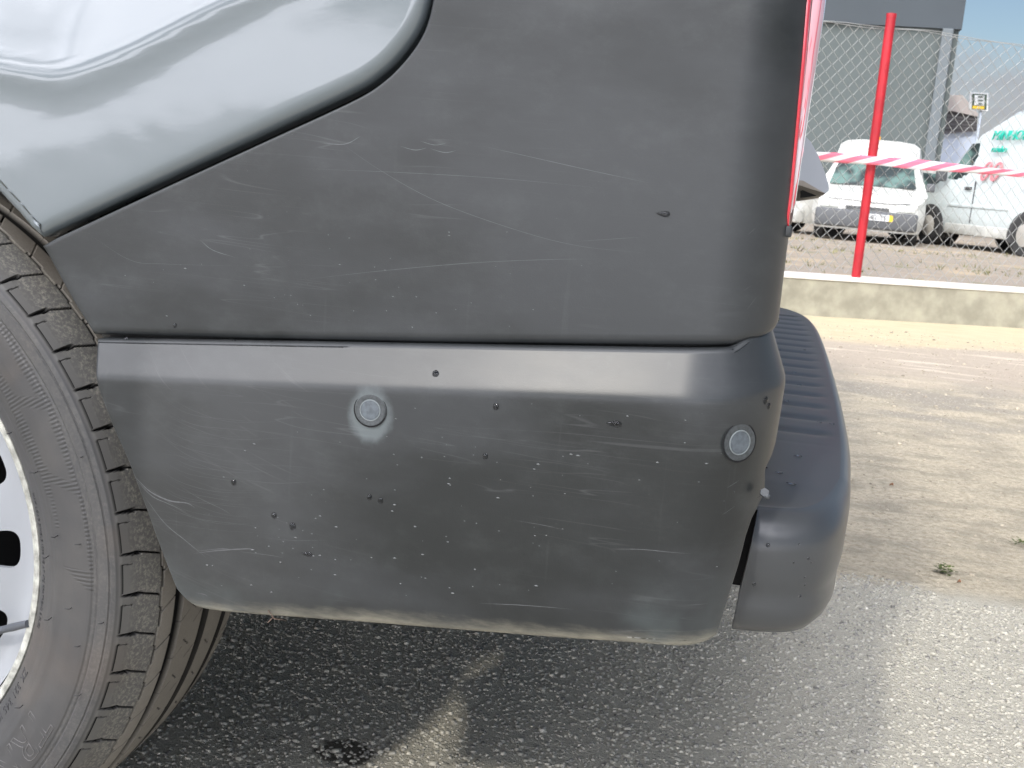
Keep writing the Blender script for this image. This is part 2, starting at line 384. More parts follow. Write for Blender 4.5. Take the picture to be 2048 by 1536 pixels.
def smoothc(P, n=8):
    """Catmull-Rom"""
    P = [np.array(p, float) for p in P]; Q = [2*P[0]-P[1]]+P+[2*P[-1]-P[-2]]; out = []
    for i in range(1, len(Q)-2):
        for k in range(n):
            t = k/n; out.append(.5*((2*Q[i])+(-Q[i-1]+Q[i+1])*t+(2*Q[i-1]-5*Q[i]+4*Q[i+1]-Q[i+2])*t*t+(-Q[i-1]+3*Q[i]-3*Q[i+1]+Q[i+2])*t**3))
    return out+[P[-1]]
def resample(P, n):
    P = np.array(P); d = np.r_[0, np.cumsum(np.linalg.norm(np.diff(P, axis=0), axis=1))]; t = np.linspace(0, d[-1], n)
    return np.stack([np.interp(t, d, P[:, 0]), np.interp(t, d, P[:, 1])], -1)
def panel(name, prof, B, nu, nv, mat, parent, off=None, roll=.002, depth=.018, steps=4):
    """B = bottom (left to right), right (up), top (left to right), left (up) curves in (q,z)"""
    bot, rig, top, lef = [resample(b, n) for b, n in zip(B, (nu, nv, nu, nv))]
    loop = list(bot)+list(rig[1:])+list(top[::-1][1:])+list(lef[::-1][1:-1])   # counter-clockwise
    L = np.array(loop); n = len(L); tan = np.roll(L, -1, 0)-np.roll(L, 1, 0); tan /= np.linalg.norm(tan, axis=1)[:, None]+1e-12
    outn = np.stack([tan[:, 1], -tan[:, 0]], -1)
    for _ in range(2): outn = (np.roll(outn, 1, 0)+outn*2+np.roll(outn, -1, 0)); outn /= np.linalg.norm(outn, axis=1)[:, None]+1e-12
    I = L-outn*roll
    b2 = I[:nu]; r2 = I[nu-1:nu+nv-1]; t2 = I[nu+nv-2:2*nu+nv-2][::-1]; l2 = np.vstack([I[2*nu+nv-3:], I[:1]])[::-1]
    u = np.linspace(0, 1, nu)[None, :, None]; v = np.linspace(0, 1, nv)[:, None, None]
    G = (1-v)*b2[None]+v*t2[None]+(1-u)*l2[:, None]+u*r2[:, None]-((1-u)*(1-v)*b2[0]+u*(1-v)*b2[-1]+u*v*t2[-1]+(1-u)*v*t2[0])
    V = []; F = []
    def p3(q, z, d):
        x, y, nx, ny = prof.pos(q, z); o = (off(q, z) if off else 0.0)-d; return (x+nx*o, y+ny*o, z)
    for j in range(nv):
        for i in range(nu): V.append(p3(G[j, i, 0], G[j, i, 1], 0))
    for j in range(nv-1):
        for i in range(nu-1): a = j*nu+i; F.append((a, a+1, a+nu+1, a+nu))
    idx = [i for i in range(nu)]+[j*nu+nu-1 for j in range(1, nv)]+[(nv-1)*nu+i for i in range(nu-2, -1, -1)]+[j*nu for j in range(nv-2, 0, -1)]
    prev = idx
    for k in range(1, steps+2):
        a = math.pi/2*min(k, steps)/steps; cur = []
        for i in range(n):
            P = I[i]+outn[i]*roll*math.sin(a); d = roll*(1-math.cos(a)) if k <= steps else depth
            cur.append(len(V)); V.append(p3(P[0], P[1], d))
        for i in range(n): j = (i+1) % n; F.append((prev[j], prev[i], cur[i], cur[j]))
        prev = cur
    # faces point outwards (towards -Y on the side)
    F = [f[::-1] if k < (nv-1)*(nu-1) and False else f for k, f in enumerate(F)]
    return mesh_obj(name, V, F, mat, parent, smooth=True)

van = empty('parked_van', (-.75, 1.6, 0), 0, 'large pale grey van with dark wet rear bumper and step filling the foreground', 'van')
def vp(o):   # keep world coordinates while parenting to the van
    o.parent = van; o.matrix_parent_inverse = Matrix.Translation(-van.location); return o
VP_INV = Matrix.Translation(-van.location)
class VanParent:  # proxy passed as parent
    pass
def adopt(o, p):
    """parent o (built in world coordinates) under p; p chain origin is van location when p is the empty"""
    o.parent = p
    if p is van: o.matrix_parent_inverse = VP_INV
    return o
_mo = mesh_obj
def mesh_obj(name, verts, faces, mat=None, parent=None, smooth=True, auto=None):
    o = _mo(name, verts, faces, mat, None, smooth, auto)
    if parent is not None: adopt(o, parent)
    return o
_bo = bm_obj
def bm_obj(name, bm, mat=None, parent=None, smooth=False, auto=None):
    o = _bo(name, bm, mat, None, smooth, auto)
    if parent is not None: adopt(o, parent)
    return o

PP = Prof(.021, .048, 0.0)         # trim and body side
PB = Prof(.019, .055, .008)        # bumper
def P_(prof, pts, o=0.0): return [prof.inv(*p, o) for p in pts]
DW = .789; XW, ZW = -.7472, H-.3432   # wheel flange plane and centre
# --- seam between paint and trim
seam_px = [(82, 486), (300, 384), (520, 283), (700, 200), (765, 160), (812, 113), (845, 62), (862, 5), (868, -50), (870, -110)]
seam = smoothc(P_(PP, seam_px), 8); qs = seam[-1][0]; seam = list(seam)+[np.array([qs, .95]), np.array([qs-.002, 1.25])]
arch_px = [(0, 400), (40, 440), (78, 486)]
arch_hi = P_(PP, [(78, 486), (40, 438), (0, 396)])
a_end = arch_hi[-1]
ang = math.atan2(a_end[1]-ZW, a_end[0]-XW); rad = math.hypot(a_end[1]-ZW, a_end[0]-XW)
arc = [np.array([XW+(rad+.03*t)*math.cos(ang+(math.pi/2-ang)*t), ZW+(rad+.03*t)*math.sin(ang+(math.pi/2-ang)*t)]) for t in np.linspace(0, 1, 30)][1:]
arch_full = list(arch_hi)+arc        # A -> D
crease = smoothc(P_(PP, [(-900, 60), (-400, 120), (-80, 128), (60, 148), (130, 150), (240, 112), (450, 8), (640, -70), (900, -130)]), 8)
CX = np.array([c[0] for c in crease]); CZ = np.array([c[1] for c in crease])
def off_paint(q, z):
    h = z-np.interp(q, CX, CZ)
    o = .0015*math.sin(q*9+1)*math.sin(z*14)
    if h > 0: o -= .42*(math.sqrt(h*h+.010**2)-.010) if h < .10 else .42*(.0905)+.25*(h-.10)
    o += .0022*math.exp(-(h/.012)**2)
    return o
qR = seam[-1][0]
paint_top = [np.array([-1.35, 1.25]), np.array([qR-.0042, 1.2536])]
left_side = [arch_full[-1], np.array([-1.0, .82]), np.array([-1.35, .95]), np.array([-1.35, 1.25])]
sm = [p+np.array([-.0022, .0036]) for p in seam]
ks = min(range(len(sm)), key=lambda i: abs(sm[i][0]-PP.inv(775, 150)[0]))
panel('side_panel', PP, [densify(sm[:ks+1], .004), densify(sm[ks:], .004), densify(paint_top, .02), densify(list(arch_full)+left_side[1:], .01)],
      150, 90, M_paint, van, off_paint, roll=.0105, depth=.022, steps=8)
# --- trim panel
bot_px = [(92, 505), (120, 556), (150, 610), (187, 668)]
tb = P_(PP, bot_px); seamline = [PP.inv(187, 671), PP.inv(500, 680), PP.inv(900, 688), PP.inv(1300, 693), PP.inv(1470, 692)]
qe = PP.xc+PP.r*1.9; zc_ = seamline[-1][1]
seamline += [np.array([PP.xc+PP.r*a, zc_+.0036*(a+.0)+.002*a*a]) for a in (.3, .7, 1.1, 1.5) if PP.xc+PP.r*a > seamline[-1][0]+.004]+[np.array([qe, zc_+.014])]
A_ = PP.inv(84, 492)
bottom = densify([A_]+tb+seamline, .003)
ztl = PP.inv(1575, 456)[1]; qtl = PP.inv(1573, 430)[0]; qtt = PP.inv(1611, 0)[0]
print('taillight q', qtl, qtt, PP.xc, ztl)
right = densify([seamline[-1], np.array([qe, 1.25])], .003)
ss = [p+np.array([.0006, -.0010]) for p in seam]; ss[0] = A_
top = densify([ss[-1], right[-1]], .004)
SLQ = np.array([p[0] for p in seamline]); SLZ = np.array([p[1] for p in seamline])
def off_trim(q, z):
    o = .0006*math.sin(q*11)*math.sin(z*17)-.05*max(0, .60-z)**2; v = z-np.interp(q, SLQ, SLZ); Rr = .0055
    if q > SLQ[0] and v < Rr: o -= 1.0*(Rr-math.sqrt(max(0, Rr*Rr-(Rr-max(v, 0))**2)))
    return o
panel('side_trim', PP, [bottom, right, top, densify(ss, .004)], 240, 170, M_trim, van, off_trim, roll=.0020, depth=.022, steps=4)
# rolled lower lip under the trim (the dark strip above the bumper)
lip = densify(seamline, .006); V = []; F = []
for i, p in enumerate(lip):
    x, y, nx, ny = PP.pos(p[0], p[1]); x -= nx*.0075; y -= ny*.0075
    for k, (dz, dd) in enumerate([(.002, .0015), (-.0005, .0028), (-.003, .0055), (-.0045, .0105), (-.0045, .02)]):
        V.append((x-nx*dd, y-ny*dd, p[1]+dz))
for i in range(len(lip)-1):
    for k in range(4): a = i*5+k; F.append((a, a+5, a+6, a+1))
mesh_obj('trim_lower_lip', V, F, M_black, van)
# --- bumper
TL, TR = PB.inv(191, 679), PB.inv(1470, 697)
def seam_z(q): return TL[1]+(TR[1]-TL[1])*(q-TL[0])/(TR[0]-TL[0])+(.004 if q > PB.xc+.02 else 0)*min(1, (q-PB.xc-.02)/.03)
def off_bump(q, z):
    v = seam_z(q)-z
    wdt = np.interp(q, [-.5, 0.02], [.0245, .0325])
    bo = .0132; kk = .0016; u = (wdt-v)/kk
    o = -.0015+bo-bo/wdt*kk*(math.log1p(math.exp(-abs(u)))+max(u, 0))
    if v > wdt: o -= .035*(v-wdt)+.16*max(0, v-.125)**2*6
    return o
btop = densify([TL, TR]+[np.array([PB.xc+PB.r*a, seam_z(PB.xc+PB.r*a)+.0025*a]) for a in (.3, .8, 1.3) if PB.xc+PB.r*a > TR[0]+.004]+[np.array([PB.xc+PB.r*1.8, seam_z(.05)+.005])], .003)
qj = PB.xc+PB.r*1.8; zj = PB.inv(1530, 975)[1]
bright_ = densify([PB.inv(px, py, o_) for px, py, o_ in [(1422, 1286, .002), (1441, 1274, .002), (1452, 1238, .004), (1467, 1181, .006), (1483, 1126, .0075), (1496, 1071, .0085), (1507, 1038, .009), (1523, 1003, .009), (1531, 985, .009)]]+[np.array([PB.xc+PB.r*1.2, PB.inv(1540, 925)[1]]), np.array([PB.xc+PB.r*1.55, PB.inv(1545, 880)[1]]), np.array([qj, PB.inv(1545, 820)[1]]), btop[-1]], .0025)
bbot = densify(smoothc(P_(PB, [(352, 1178), (372, 1203), (400, 1219), (480, 1230), (700, 1246), (900, 1262), (1100, 1278), (1300, 1292), (1385, 1295), (1422, 1286)], .002), 5), .004)
bleft = densify([PB.inv(352, 1178, .002)]+P_(PB, [(325, 1083), (305, 1020), (270, 920), (240, 850), (213, 775), (198, 710), (191, 679)]), .003)
q_s1, z_s1 = PB.inv(741, 821, .011); p_s1 = PB.pos(q_s1, z_s1)
halo = (p_s1[0], p_s1[1]-off_bump(q_s1, z_s1), z_s1)
M_bump = make_trim(dirt=.3585, halo=halo, name='grey_bumper_plastic')
bumper = panel('rear_bumper', PB, [bbot, bright_, btop, bleft], 260, 170, M_bump, van, off_bump, roll=.0025, depth=.02, steps=4)
# --- sensors
def sensor(px, py, r):
    q, z = PB.inv(px, py, .011); x, y, nx, ny = PB.pos(q, z); o = off_bump(q, z)
    n = Vector((nx, ny, .03)).normalized(); c = Vector((x, y, z))+n*(o+.0003)
    u = Vector((0, 0, 1)).cross(n).normalized(); v = n.cross(u)
    def disc(name, prof, mat, par):
        V = []; F = []; N = 56
        for (rr, h) in prof:
            for k in range(N): a = 2*math.pi*k/N; V.append(c+u*rr*math.cos(a)+v*rr*math.sin(a)+n*h)
        for j in range(len(prof)-1):
            for k in range(N): F.append((j*N+k, j*N+(k+1) % N, (j+1)*N+(k+1) % N, (j+1)*N+k))
        if prof[-1][0] < r*.9: F.append(tuple((len(prof)-1)*N+k for k in range(N)))
        return mesh_obj(name, V, F, mat, par, auto=50)
    gap = disc('parking_sensor', [(r*1.05, .0001), (r*1.0, .0002), (r*.985, -.0006), (r*.95, -.0006)], M_seal, van)
    disc('sensor_ring', [(r*.965, -.0006), (r*.95, .0005), (r*.80, .0006), (r*.66, .0003)], M_sring, gap)
    disc('sensor_bezel', [(r*.66, .0002), (r*.645, .0008), (r*.60, .0008), (r*.585, .0002)], M_srim, gap)
    disc('sensor_face', [(r*.59, .0002), (r*.57, .0007), (r*.3, .0009), (r*.05, .0009)], M_sens, gap)
sensor(741, 821, .0114); sensor(1479, 886, .0128)

# --- tail lamp
M_red, t = material('red_lamp_lens'); t.put(t.b.inputs['Base Color'], (.50, .012, .03, 1)); t.put(t.b.inputs['Roughness'], .12); t.put(t.b.inputs['Coat Weight'], 1.0)
M_pink, t = material('clear_lamp_lens')
z_ = t.n('SeparateXYZ', {0: t.oc}).outputs[2]
c = t.mix(t.smooth(z_, .66, .70), (.62, .54, .55), (.62, .55, .60)); rb = t.noise(t.mapping(t.oc, (400, 400, 3)), 1.0, 2)
c = t.mix(t.smooth(rb, .52, .60), c, (.55, .05, .08)); c = t.mix(t.smooth(z_, .735, .70), t.mix(.55, c, (.72, .18, .22)), c)
t.put(t.b.inputs['Base Color'], c); t.put(t.b.inputs['Roughness'], .08); t.put(t.b.inputs['Coat Weight'], 1.0)
M_lampdark = simple('lamp_inner_dark', (.09, .06, .055), .4)
def lamp_patch(name, q0f, q1f, z0, z1, mat, par, h, nz=40, nq=8):
    V = []; F = []
    for j in range(nz):
        z = z0+(z1-z0)*j/(nz-1); a, b = q0f(z), q1f(z)
        for i in range(nq):
            tq = i/(nq-1); q = a+(b-a)*tq; x, y, nx, ny = PP.pos(q, z); hh = h*math.sin(math.pi*min(1, max(0, tq*.8+.2)))**.5 if 0 < i < nq-1 else h-.004
            hh *= min(1, .35+(z-z0)/.006); hh += (.0042*max(0, min(1, (z-.66)/.12))*tq**.5 if h > .0013 else 0)
            V.append((x+nx*hh, y+ny*hh, z))
    for j in range(nz-1):
        for i in range(nq-1): k = j*nq+i; F.append((k, k+1, k+nq+1, k+nq))
    return mesh_obj(name, V, F, mat, par)
ql = lambda z: (qtl+.001+max(0, .006-(z-ztl))*.9) if z < .66 else np.interp(z, [.66, .78, 1.25], [qtl+.001, qtt+.001, qtt+.005])
qm = lambda z: ql(z)+np.interp(z, [ztl, ztl+.02, .70, 1.2], [.004, .007, .0062, .0062])
qn = lambda z: PP.xc+PP.r*1.75
tail = lamp_patch('tail_lamp', ql, qm, ztl+.001, 1.22, M_red, van, .0012, 80)
lamp_patch('clear_lens', qm, qn, ztl+.010, 1.22, M_pink, tail, .0016, 80, 10)
lamp_patch('lamp_base', qm, qn, ztl+.002, ztl+.0125, M_lampdark, tail, .001, 6, 8)
bm = bmesh.new(); a = PP.pos(qtl+.004, ztl)
box(bm, (a[0]-.006, a[1]-.0005, ztl-.006), (PP.xr+.0012, a[1]+.03, ztl+.0015), bev=.0012); bm_obj('lamp_shelf', bm, M_trim, van, True)

# --- rest of the van body (behind the panels, above and beyond the frame)
YF = 2.40
def lean(z): return -.27*max(0, z-1.0)
def prism(name, poly, y0, y1, mat, parent, bev=0.0):
    bm = bmesh.new(); a = [bm.verts.new((x, y0, z)) for x, z in poly]; b = [bm.verts.new((x, y1, z)) for x, z in poly]
    bm.faces.new(a); bm.faces.new(b[::-1]); n = len(poly)
    for i in range(n): bm.faces.new((a[i], b[i], b[(i+1) % n], a[(i+1) % n]))
    bmesh.ops.recalc_face_normals(bm, faces=bm.faces)
    if bev: bmesh.ops.bevel(bm, geom=[e for e in bm.edges], offset=bev, segments=3, affect='EDGES', profile=.5)
    return bm_obj(name, bm, mat, parent, smooth=bool(bev), auto=40 if bev else None)
core = [(-4.6, .45), (-4.5, .36), (XW-2.9, .36), (XW-.42, .36)]
core += [(XW+.40*math.cos(a), ZW+.06+.38*math.sin(a)) for a in np.linspace(math.pi, 0, 22)]
core += [(-.33, .375), (-.06, .385), (-.035, .45), (-.030, .60), (-.03, 1.0), (-.03+lean(1.90), 1.90), (-.10+lean(1.97), 1.97), (-3.0, 1.97), (-3.6, 1.80), (-4.1, 1.15), (-4.6, .95)]
prism('inner_body', core, YS+.032, YF-.02, M_black, van)
# upper side above the photographed panel, roof and rear doors
up = [(-1.36, 1.252), (.008, 1.252), (-.0+lean(1.90), 1.88), (-.10+lean(1.9), 1.95), (-3.0, 1.95), (-3.6, 1.80), (-4.1, 1.15), (-4.55, .95), (-4.5, .40), (-4.2, .38), (-4.1, .60), (-3.9, .72), (-3.6, .74), (-3.35, .66), (-3.2, .40), (-1.36, .40)]
prism('upper_body', up, YS+.055, YS+.08, M_paint, van)
prism('side_sill', [(-3.2, .38), (-1.22, .38), (-1.22, .50), (-1.36, .62), (-3.2, .62)], YS+.004, YS+.05, M_trim, van)
prism('far_side_panel', up[:-1]+[(-1.36, .40), (-1.2, .40), (-1.1, .70), (-.75, .78), (-.4, .70), (-.34, .40), (-.02, .40), (.0, 1.2)], YF-.02, YF, M_paint, van)
prism('roof', [(-.12+lean(1.9), 1.97), (-.10+lean(1.9), 1.985), (-3.0, 1.985), (-3.05, 1.97)], YS+.1, YF-.1, M_paint, van)
rear = [(-.03, .50), (.012, .50), (.016, .60), (.018, 1.0), (.014+lean(1.9), 1.90), (-.03+lean(1.9), 1.94)]
ym = (YS+YF)/2
prism('rear_door', rear, YS+.062, ym-.003, M_paint, van); prism('rear_door', rear, ym+.003, YF-.06, M_paint, van)
# lamp bar over the number plate, seen end on past the tail lamp
GY = 1.38; g = lambda x, y: (atY(x, y, GY)[0], atY(x, y, GY)[2])
GP = [g(1596, 262), g(1607, 268), g(1622, 284), g(1637, 312), g(1650, 345), g(1657, 368), g(1658, 381), g(1651, 387), g(1606, 361), (.016, g(1600, 360)[1])]
GP[0] = (.016, GP[0][1])
handle = prism('number_plate_lamp_bar', GP, GY, GY+.55, simple('grey_satin_plastic', (.33, .35, .38), .4), van)
u1, u2, u3, u4 = atY(1606, 361, GY), atY(1651, 387, GY), atY(1640, 397, GY), atY(1598, 403, GY)
M_under = simple('underside_ground_reflection', (.25, .22, .185), .6)  # warm beige paints in the sunlit ground reflected from below
V = [u1, u2, atY(1657, 381, GY), u3+np.array([0, .05, 0]), u4+np.array([0, .05, 0]), (.016, GY+.05, u4[2]), (.016, GY, u1[2])]
V += [np.array(v)+np.array([0, .45, 0]) for v in V]
mesh_obj('lamp_bar_underside', V, [(0, 6, 5, 4, 3, 1), (1, 3, 2), (0, 1, 8, 7), (3, 4, 11, 10), (2, 3, 10, 9), (4, 5, 12, 11)], M_under, handle, smooth=False)
mid = [atY(1600, 383, GY+.02), atY(1612, 375, GY+.018), atY(1640, 391, GY+.022), atY(1600, 396, GY+.03)]
mesh_obj('lamp_recess', [m_+np.array([0, -.008, 0]) for m_ in mid], [(0, 1, 2, 3)], M_seal, handle, smooth=False)

# unseen flap added to block a sun streak between wheel and bumper
FP = [(.775, .320), (1.10, .205), (1.10, .50), (.775, .50)]
mesh_obj('light_blocking_flap', [(x_, y_, z_) for x_ in (-.376, -.366) for y_, z_ in FP], [(3, 2, 1, 0), (4, 5, 6, 7), (0, 1, 5, 4), (1, 2, 6, 5), (2, 3, 7, 6), (3, 0, 4, 7)], M_liner, van, smooth=False)
# --- rear step
SL = [atY(px, py, .806) for px, py in [(1464, 1262), (1479, 1185), (1494, 1126), (1506, 1071), (1514, 1040), (1530, 1003), (1538, 950)]]
SLx = [p[0] for p in SL]; SLz = [p[2] for p in SL]
def make_step():
    path = [(-.040, .806), (-.012, .806), (.020, .808), (.045, .813), (.066, .824), (.080, .842), (.090, .872), (.0965, .92), (.101, .98), (.109, 1.10), (.1155, 1.28), (.120, 1.48), (.124, 1.75), (.125, 2.0), (.122, 2.15), (.114, 2.26), (.098, 2.34), (.07, 2.40), (.03, 2.43), (-.02, 2.435)]
    path = np.array(smoothc(path, 7)); n = len(path)
    path = resample(path, 320); n = len(path)
    tg = np.gradient(path, axis=0); tg /= np.linalg.norm(tg, axis=1)[:, None]; nr = np.stack([tg[:, 1], -tg[:, 0]], -1)
    ZT = .437
    def section(i):
        near = max(0, 1-max(0, path[i, 1]-.80)/.16)        # bigger fillet on the near end
        r = .010+.018*near; s = []
        for a in np.linspace(90, 0, 9): s.append((r-r*math.cos(math.radians(a))*1.0-0.0, 0, a))
        out = [(r*(1-math.cos(math.radians(a))), ZT-r*(1-math.sin(math.radians(a)))) for a in np.linspace(90, 0, 9)]  # inset, z
        zb = .3465
        out += [(.0002, ZT-r-.010), (.0006, .393), (.0016, .3855), (.0030, .380), (.0034, .375), (.0030, .369), (.0030, .362)]
        out += [(.0060, .354), (.012, zb), (.020, zb-.002), (.021, zb+.004)]
        return out
    V = []; F = []; m_ = len(section(0))
    for i in range(n):
        for (ins, z) in section(i):
            p = path[i]-nr[i]*ins; xl = np.interp(z, SLz, SLx) if p[1] < .83 else -9
            V.append((max(p[0], xl), p[1]+(.010 if i < 4 else 0), z))
    for i in range(n-1):
        for k in range(m_-1): a = i*m_+k; F.append((a, a+m_, a+m_+1, a+1))
    # top surface: from inner edge of the fillet inwards, with cross ribs
    K = 26; base = len(V)
    for i in range(n):
        ins = section(i)[0][0]; p = path[i]-nr[i]*ins; yy = min(max(p[1], .86), 2.36); e = np.array([-.03, yy])
        for k in range(K):
            t_ = k/(K-1); q = p+(e-p)*t_; Y = q[1]
            rib = 0
            if 1.08 < Y < 2.25:
                ph = ((Y-1.10)/.074) % 1.0; wgt = min(1, t_/.13)
                rib = -.0022*math.exp(-((ph-.5)/.16)**2)*max(0, min(1, (t_-.06)/.08))
            V.append((q[0], q[1], ZT+rib-.010*max(0, (.92-Y)/.12)*t_))
    for i in range(n-1):
        for k in range(K-1): a = base+i*K+k; F.append((a, a+1, a+K+1, a+K))
    return mesh_obj('rear_step', V, F, M_step, van)
# denser sampling along the long edge so the ribs read
step = make_step()
# fixing beside the slit between bumper and step
bm = bmesh.new(); c = atY(1529, 985, .765)
bmesh.ops.create_cone(bm, cap_ends=True, segments=6, radius1=.0034, radius2=.0030, depth=.004, matrix=Matrix.Translation(Vector(c)) @ Matrix.Rotation(1.2, 4, 'X'))
bmesh.ops.create_uvsphere(bm, u_segments=12, v_segments=8, radius=.0021, matrix=Matrix.Translation(Vector(c)+Vector((.002, -.001, -.002))))
bm_obj('step_fixing', bm, simple('wet_bolt', (.04, .045, .05), .6), van, True, 40)
# dark backing seen through the slit
bm = bmesh.new(); box(bm, (-.05, .838, .374), (.06, .86, .432)); bm_obj('step_carrier', bm, M_seal, van)

# --- wheel arch liner
V = []; F = []; N = 40
for j, y in enumerate((YS+.018, YS+.36)):
    for k in range(N+1):
        a = math.radians(8+164*k/N); V.append((XW+.385*math.cos(a), y, ZW+.05+.385*math.sin(a)))
for k in range(N): F.append((k, k+1, N+1+k+1, N+1+k))
V += [(XW, YS+.36, ZW)]; c0 = len(V)-1
for k in range(N): F.append((N+1+k, N+2+k, c0))
mesh_obj('wheel_arch_liner', V, F, M_liner, van)

# ------------------------------------------------------------ wheel
PITCH = 2*math.pi/57; TH0 = math.radians(-.95)
prof = [(.2180, .004), (.2196, -.004), (.2225, -.0085), (.228, -.0130), (.2362, -.0175), (.2372, -.0187), (.2442, -.0212), (.2452, -.0222), (.2478, -.0226), (.2490, -.0222), (.262, -.0250), (.2745, -.0258),
        (.2775, -.0256), (.2785, -.0248), (.2812, -.0248), (.2820, -.0242), (.2826, -.0242), (.2835, -.0250), (.2915, -.0246), (.2922, -.0236), (.2930, -.0236), (.2936, -.0240), (.2969, -.0228),
        (.3005, -.0190), (.3040, -.0130), (.3070, -.0060), (.3098, .0010), (.3125, .0075), (.3148, .0135), (.3160, .0190), (.3175, .0260), (.3186, .0340), (.3194, .0500), (.3197, .0800), (.3197, .1100), (.3192, .1300),
        (.3180, .1500), (.3160, .1680), (.3120, .1810), (.3050, .1930), (.2950, .2010), (.2800, .2060), (.2500, .2040), (.2200, .1900)]
prof = np.array(prof); cum = np.r_[0, np.cumsum(np.linalg.norm(np.diff(prof, axis=0), axis=1))]
sb = cum[22]
def at_s(s): return np.interp(s, cum, prof[:, 0]), np.interp(s, cum, prof[:, 1])
s1 = np.r_[np.linspace(0, cum[11], 26, endpoint=False), np.linspace(cum[11], sb, 34, endpoint=False), np.linspace(sb, np.interp(.020, prof[22:40, 1], cum[22:40]), 66, endpoint=False),
           np.linspace(np.interp(.020, prof[22:40, 1], cum[22:40]), np.interp(.19, prof[22:40, 1], cum[22:40]), 130, endpoint=False), np.linspace(np.interp(.19, prof[22:40, 1], cum[22:40]), cum[-1], 10)]
thA = np.linspace(math.radians(-64), math.radians(74), 22*44); thB = np.linspace(math.radians(74), math.radians(296), 160)[1:-1]
TH = np.r_[thA, thB]
hatch_out = [(-20, 615), (0, 640), (20, 663), (46, 705), (70, 745), (101, 800), (121, 843), (143, 917), (169, 1002), (186, 1093), (190, 1188), (124, 1132), (119, 1077), (98, 1002), (75, 946), (42, 881), (10, 800), (-20, 740)]
holes = [[(-20, 665), (8, 668), (30, 708), (58, 760), (84, 795), (28, 792), (-20, 715)], [(36, 810), (98, 820), (125, 905), (151, 968), (94, 943), (66, 880)], [(99, 963), (159, 989), (172, 1060), (182, 1143), (124, 1132), (119, 1060)]]
def pip(poly, X, Z):
    P = np.array([atY(p[0], p[1], DW-.024)[[0, 2]] for p in poly]); ins = np.zeros(X.shape, bool); n = len(P)
    for i in range(n):
        x1, y1 = P[i]; x2, y2 = P[(i+1) % n]
        c = ((y1 > Z) != (y2 > Z)) & (X < (x2-x1)*(Z-y1)/(y2-y1+1e-12)+x1); ins ^= c
    return ins
RR, YY = at_s(s1); RR, YY = np.array(RR), np.array(YY)
Tg, Rg = np.meshgrid(TH, RR, indexing='ij'); _, Yg = np.meshgrid(TH, YY, indexing='ij'); _, Sg = np.meshgrid(TH, s1, indexing='ij')
def tri(x, w): return np.clip(1-np.abs(x)/w, 0, 1)
dep = np.zeros_like(Tg)
Q = Sg-sb                       # distance inboard from the shoulder edge ring
qc = np.interp(.0154, prof[22:40, 1], cum[22:40])-sb
qk = np.interp(-.004, prof[22:40, 1], cum[22:40])-sb
def wrap(a): return (a+PITCH/2) % PITCH-PITCH/2
# lateral notches: wide wedge to the kink, narrow line after it
cen = np.where(Q < qk, .0016*(1-np.clip(Q/qk, 0, 1)), -(Q-qk)/(qc-qk)*.0062)/.307
rel = wrap(Tg-TH0-cen)*.307
wid = np.where(Q < qk, .0006+.0013*np.clip(Q/qk, 0, 1), np.clip(.0019-(Q-qk)*1.2, .0006, 1))
inr = (Q > .0035) & (Q < qc)
dep = np.maximum(dep, np.where(inr, .0065*np.clip((wid-np.abs(rel))/.0007+.3, 0, 1)*np.clip((Q-.0035)/.002, 0, 1), 0))
# bracket shaped sipes on the block faces
rel2 = (Tg-TH0) % PITCH*.307; Pm = PITCH*.307
vs = (np.abs(Q-.0045) < .0006) & (rel2 > .22*Pm*0+.003) & (rel2 < Pm*.80)
hs = (np.abs(rel2-Pm*.80+np.clip(Q-.0045, 0, 1)*.12) < .0005) & (Q > .0045) & (Q < .0145)
dep = np.maximum(dep, np.where(vs, .0022, 0)); dep = np.maximum(dep, np.where(hs, .0014, 0))
# circumferential grooves
for yc, wd, dp in [(.0154, .0008, .005), (.0400, .0062, .0115), (.0940, .0058, .0115), (.1410, .0052, .0115), (.1735, .0012, .004)]:
    jag = .0009*np.sign(wrap(Tg-TH0)) if yc < .02 else 0
    dep = np.maximum(dep, dp*np.clip((wd-np.abs(Yg-yc-jag))/.0010+.5, 0, 1))
gm = np.zeros_like(dep)
for yc, wd in [(.0400, .0062), (.0940, .0058), (.1410, .0052)]: gm = np.maximum(gm, np.clip((wd+.0012-np.abs(Yg-yc))/.0004, 0, 1))
# sipes on the ribs
def sipe(y0, y1, slope, ph, d=.0028, w_=.00055, part=1.0):
    global dep
    r = wrap(Tg-TH0-ph*PITCH-(Yg-y0)*slope/.318)*.318
    msk = (Yg > y0) & (Yg < y0+(y1-y0)*part); dep = np.maximum(dep, np.where(msk & (np.abs(r) < w_), d, 0))
sipe(.0166, .0345, .62, .35); sipe(.060, .072, -.75, .2); sipe(.072, .089, .55, .55, d=.0012); sipe(.110, .123, -.75, .6); sipe(.146, .172, .5, .1); sipe(.0445, .06, .55, .75, d=.0010)
Rf = Rg-np.where(Q > qk*.6, dep, 0); Yf = Yg+np.where(Q <= qk*.6, dep, 0)
X3 = XW+Rf*np.cos(Tg); Z3 = ZW+Rf*np.sin(Tg); Y3 = DW+Yf
nT, nS = Tg.shape; V = np.stack([X3, Y3, Z3], -1).reshape(-1, 3)
ii, jj = np.meshgrid(np.arange(nT), np.arange(nS-1), indexing='ij'); a_ = ii*nS+jj; b_ = ((ii+1) % nT)*nS+jj
Fq = np.stack([a_, a_+1, b_+1, b_], -1).reshape(-1, 4)
wheel = empty('wheel', (0, 0, 0)); wheel.location = (XW, DW, ZW); adopt(wheel, van)
WINV = Matrix.Translation((-XW, -DW, -ZW))
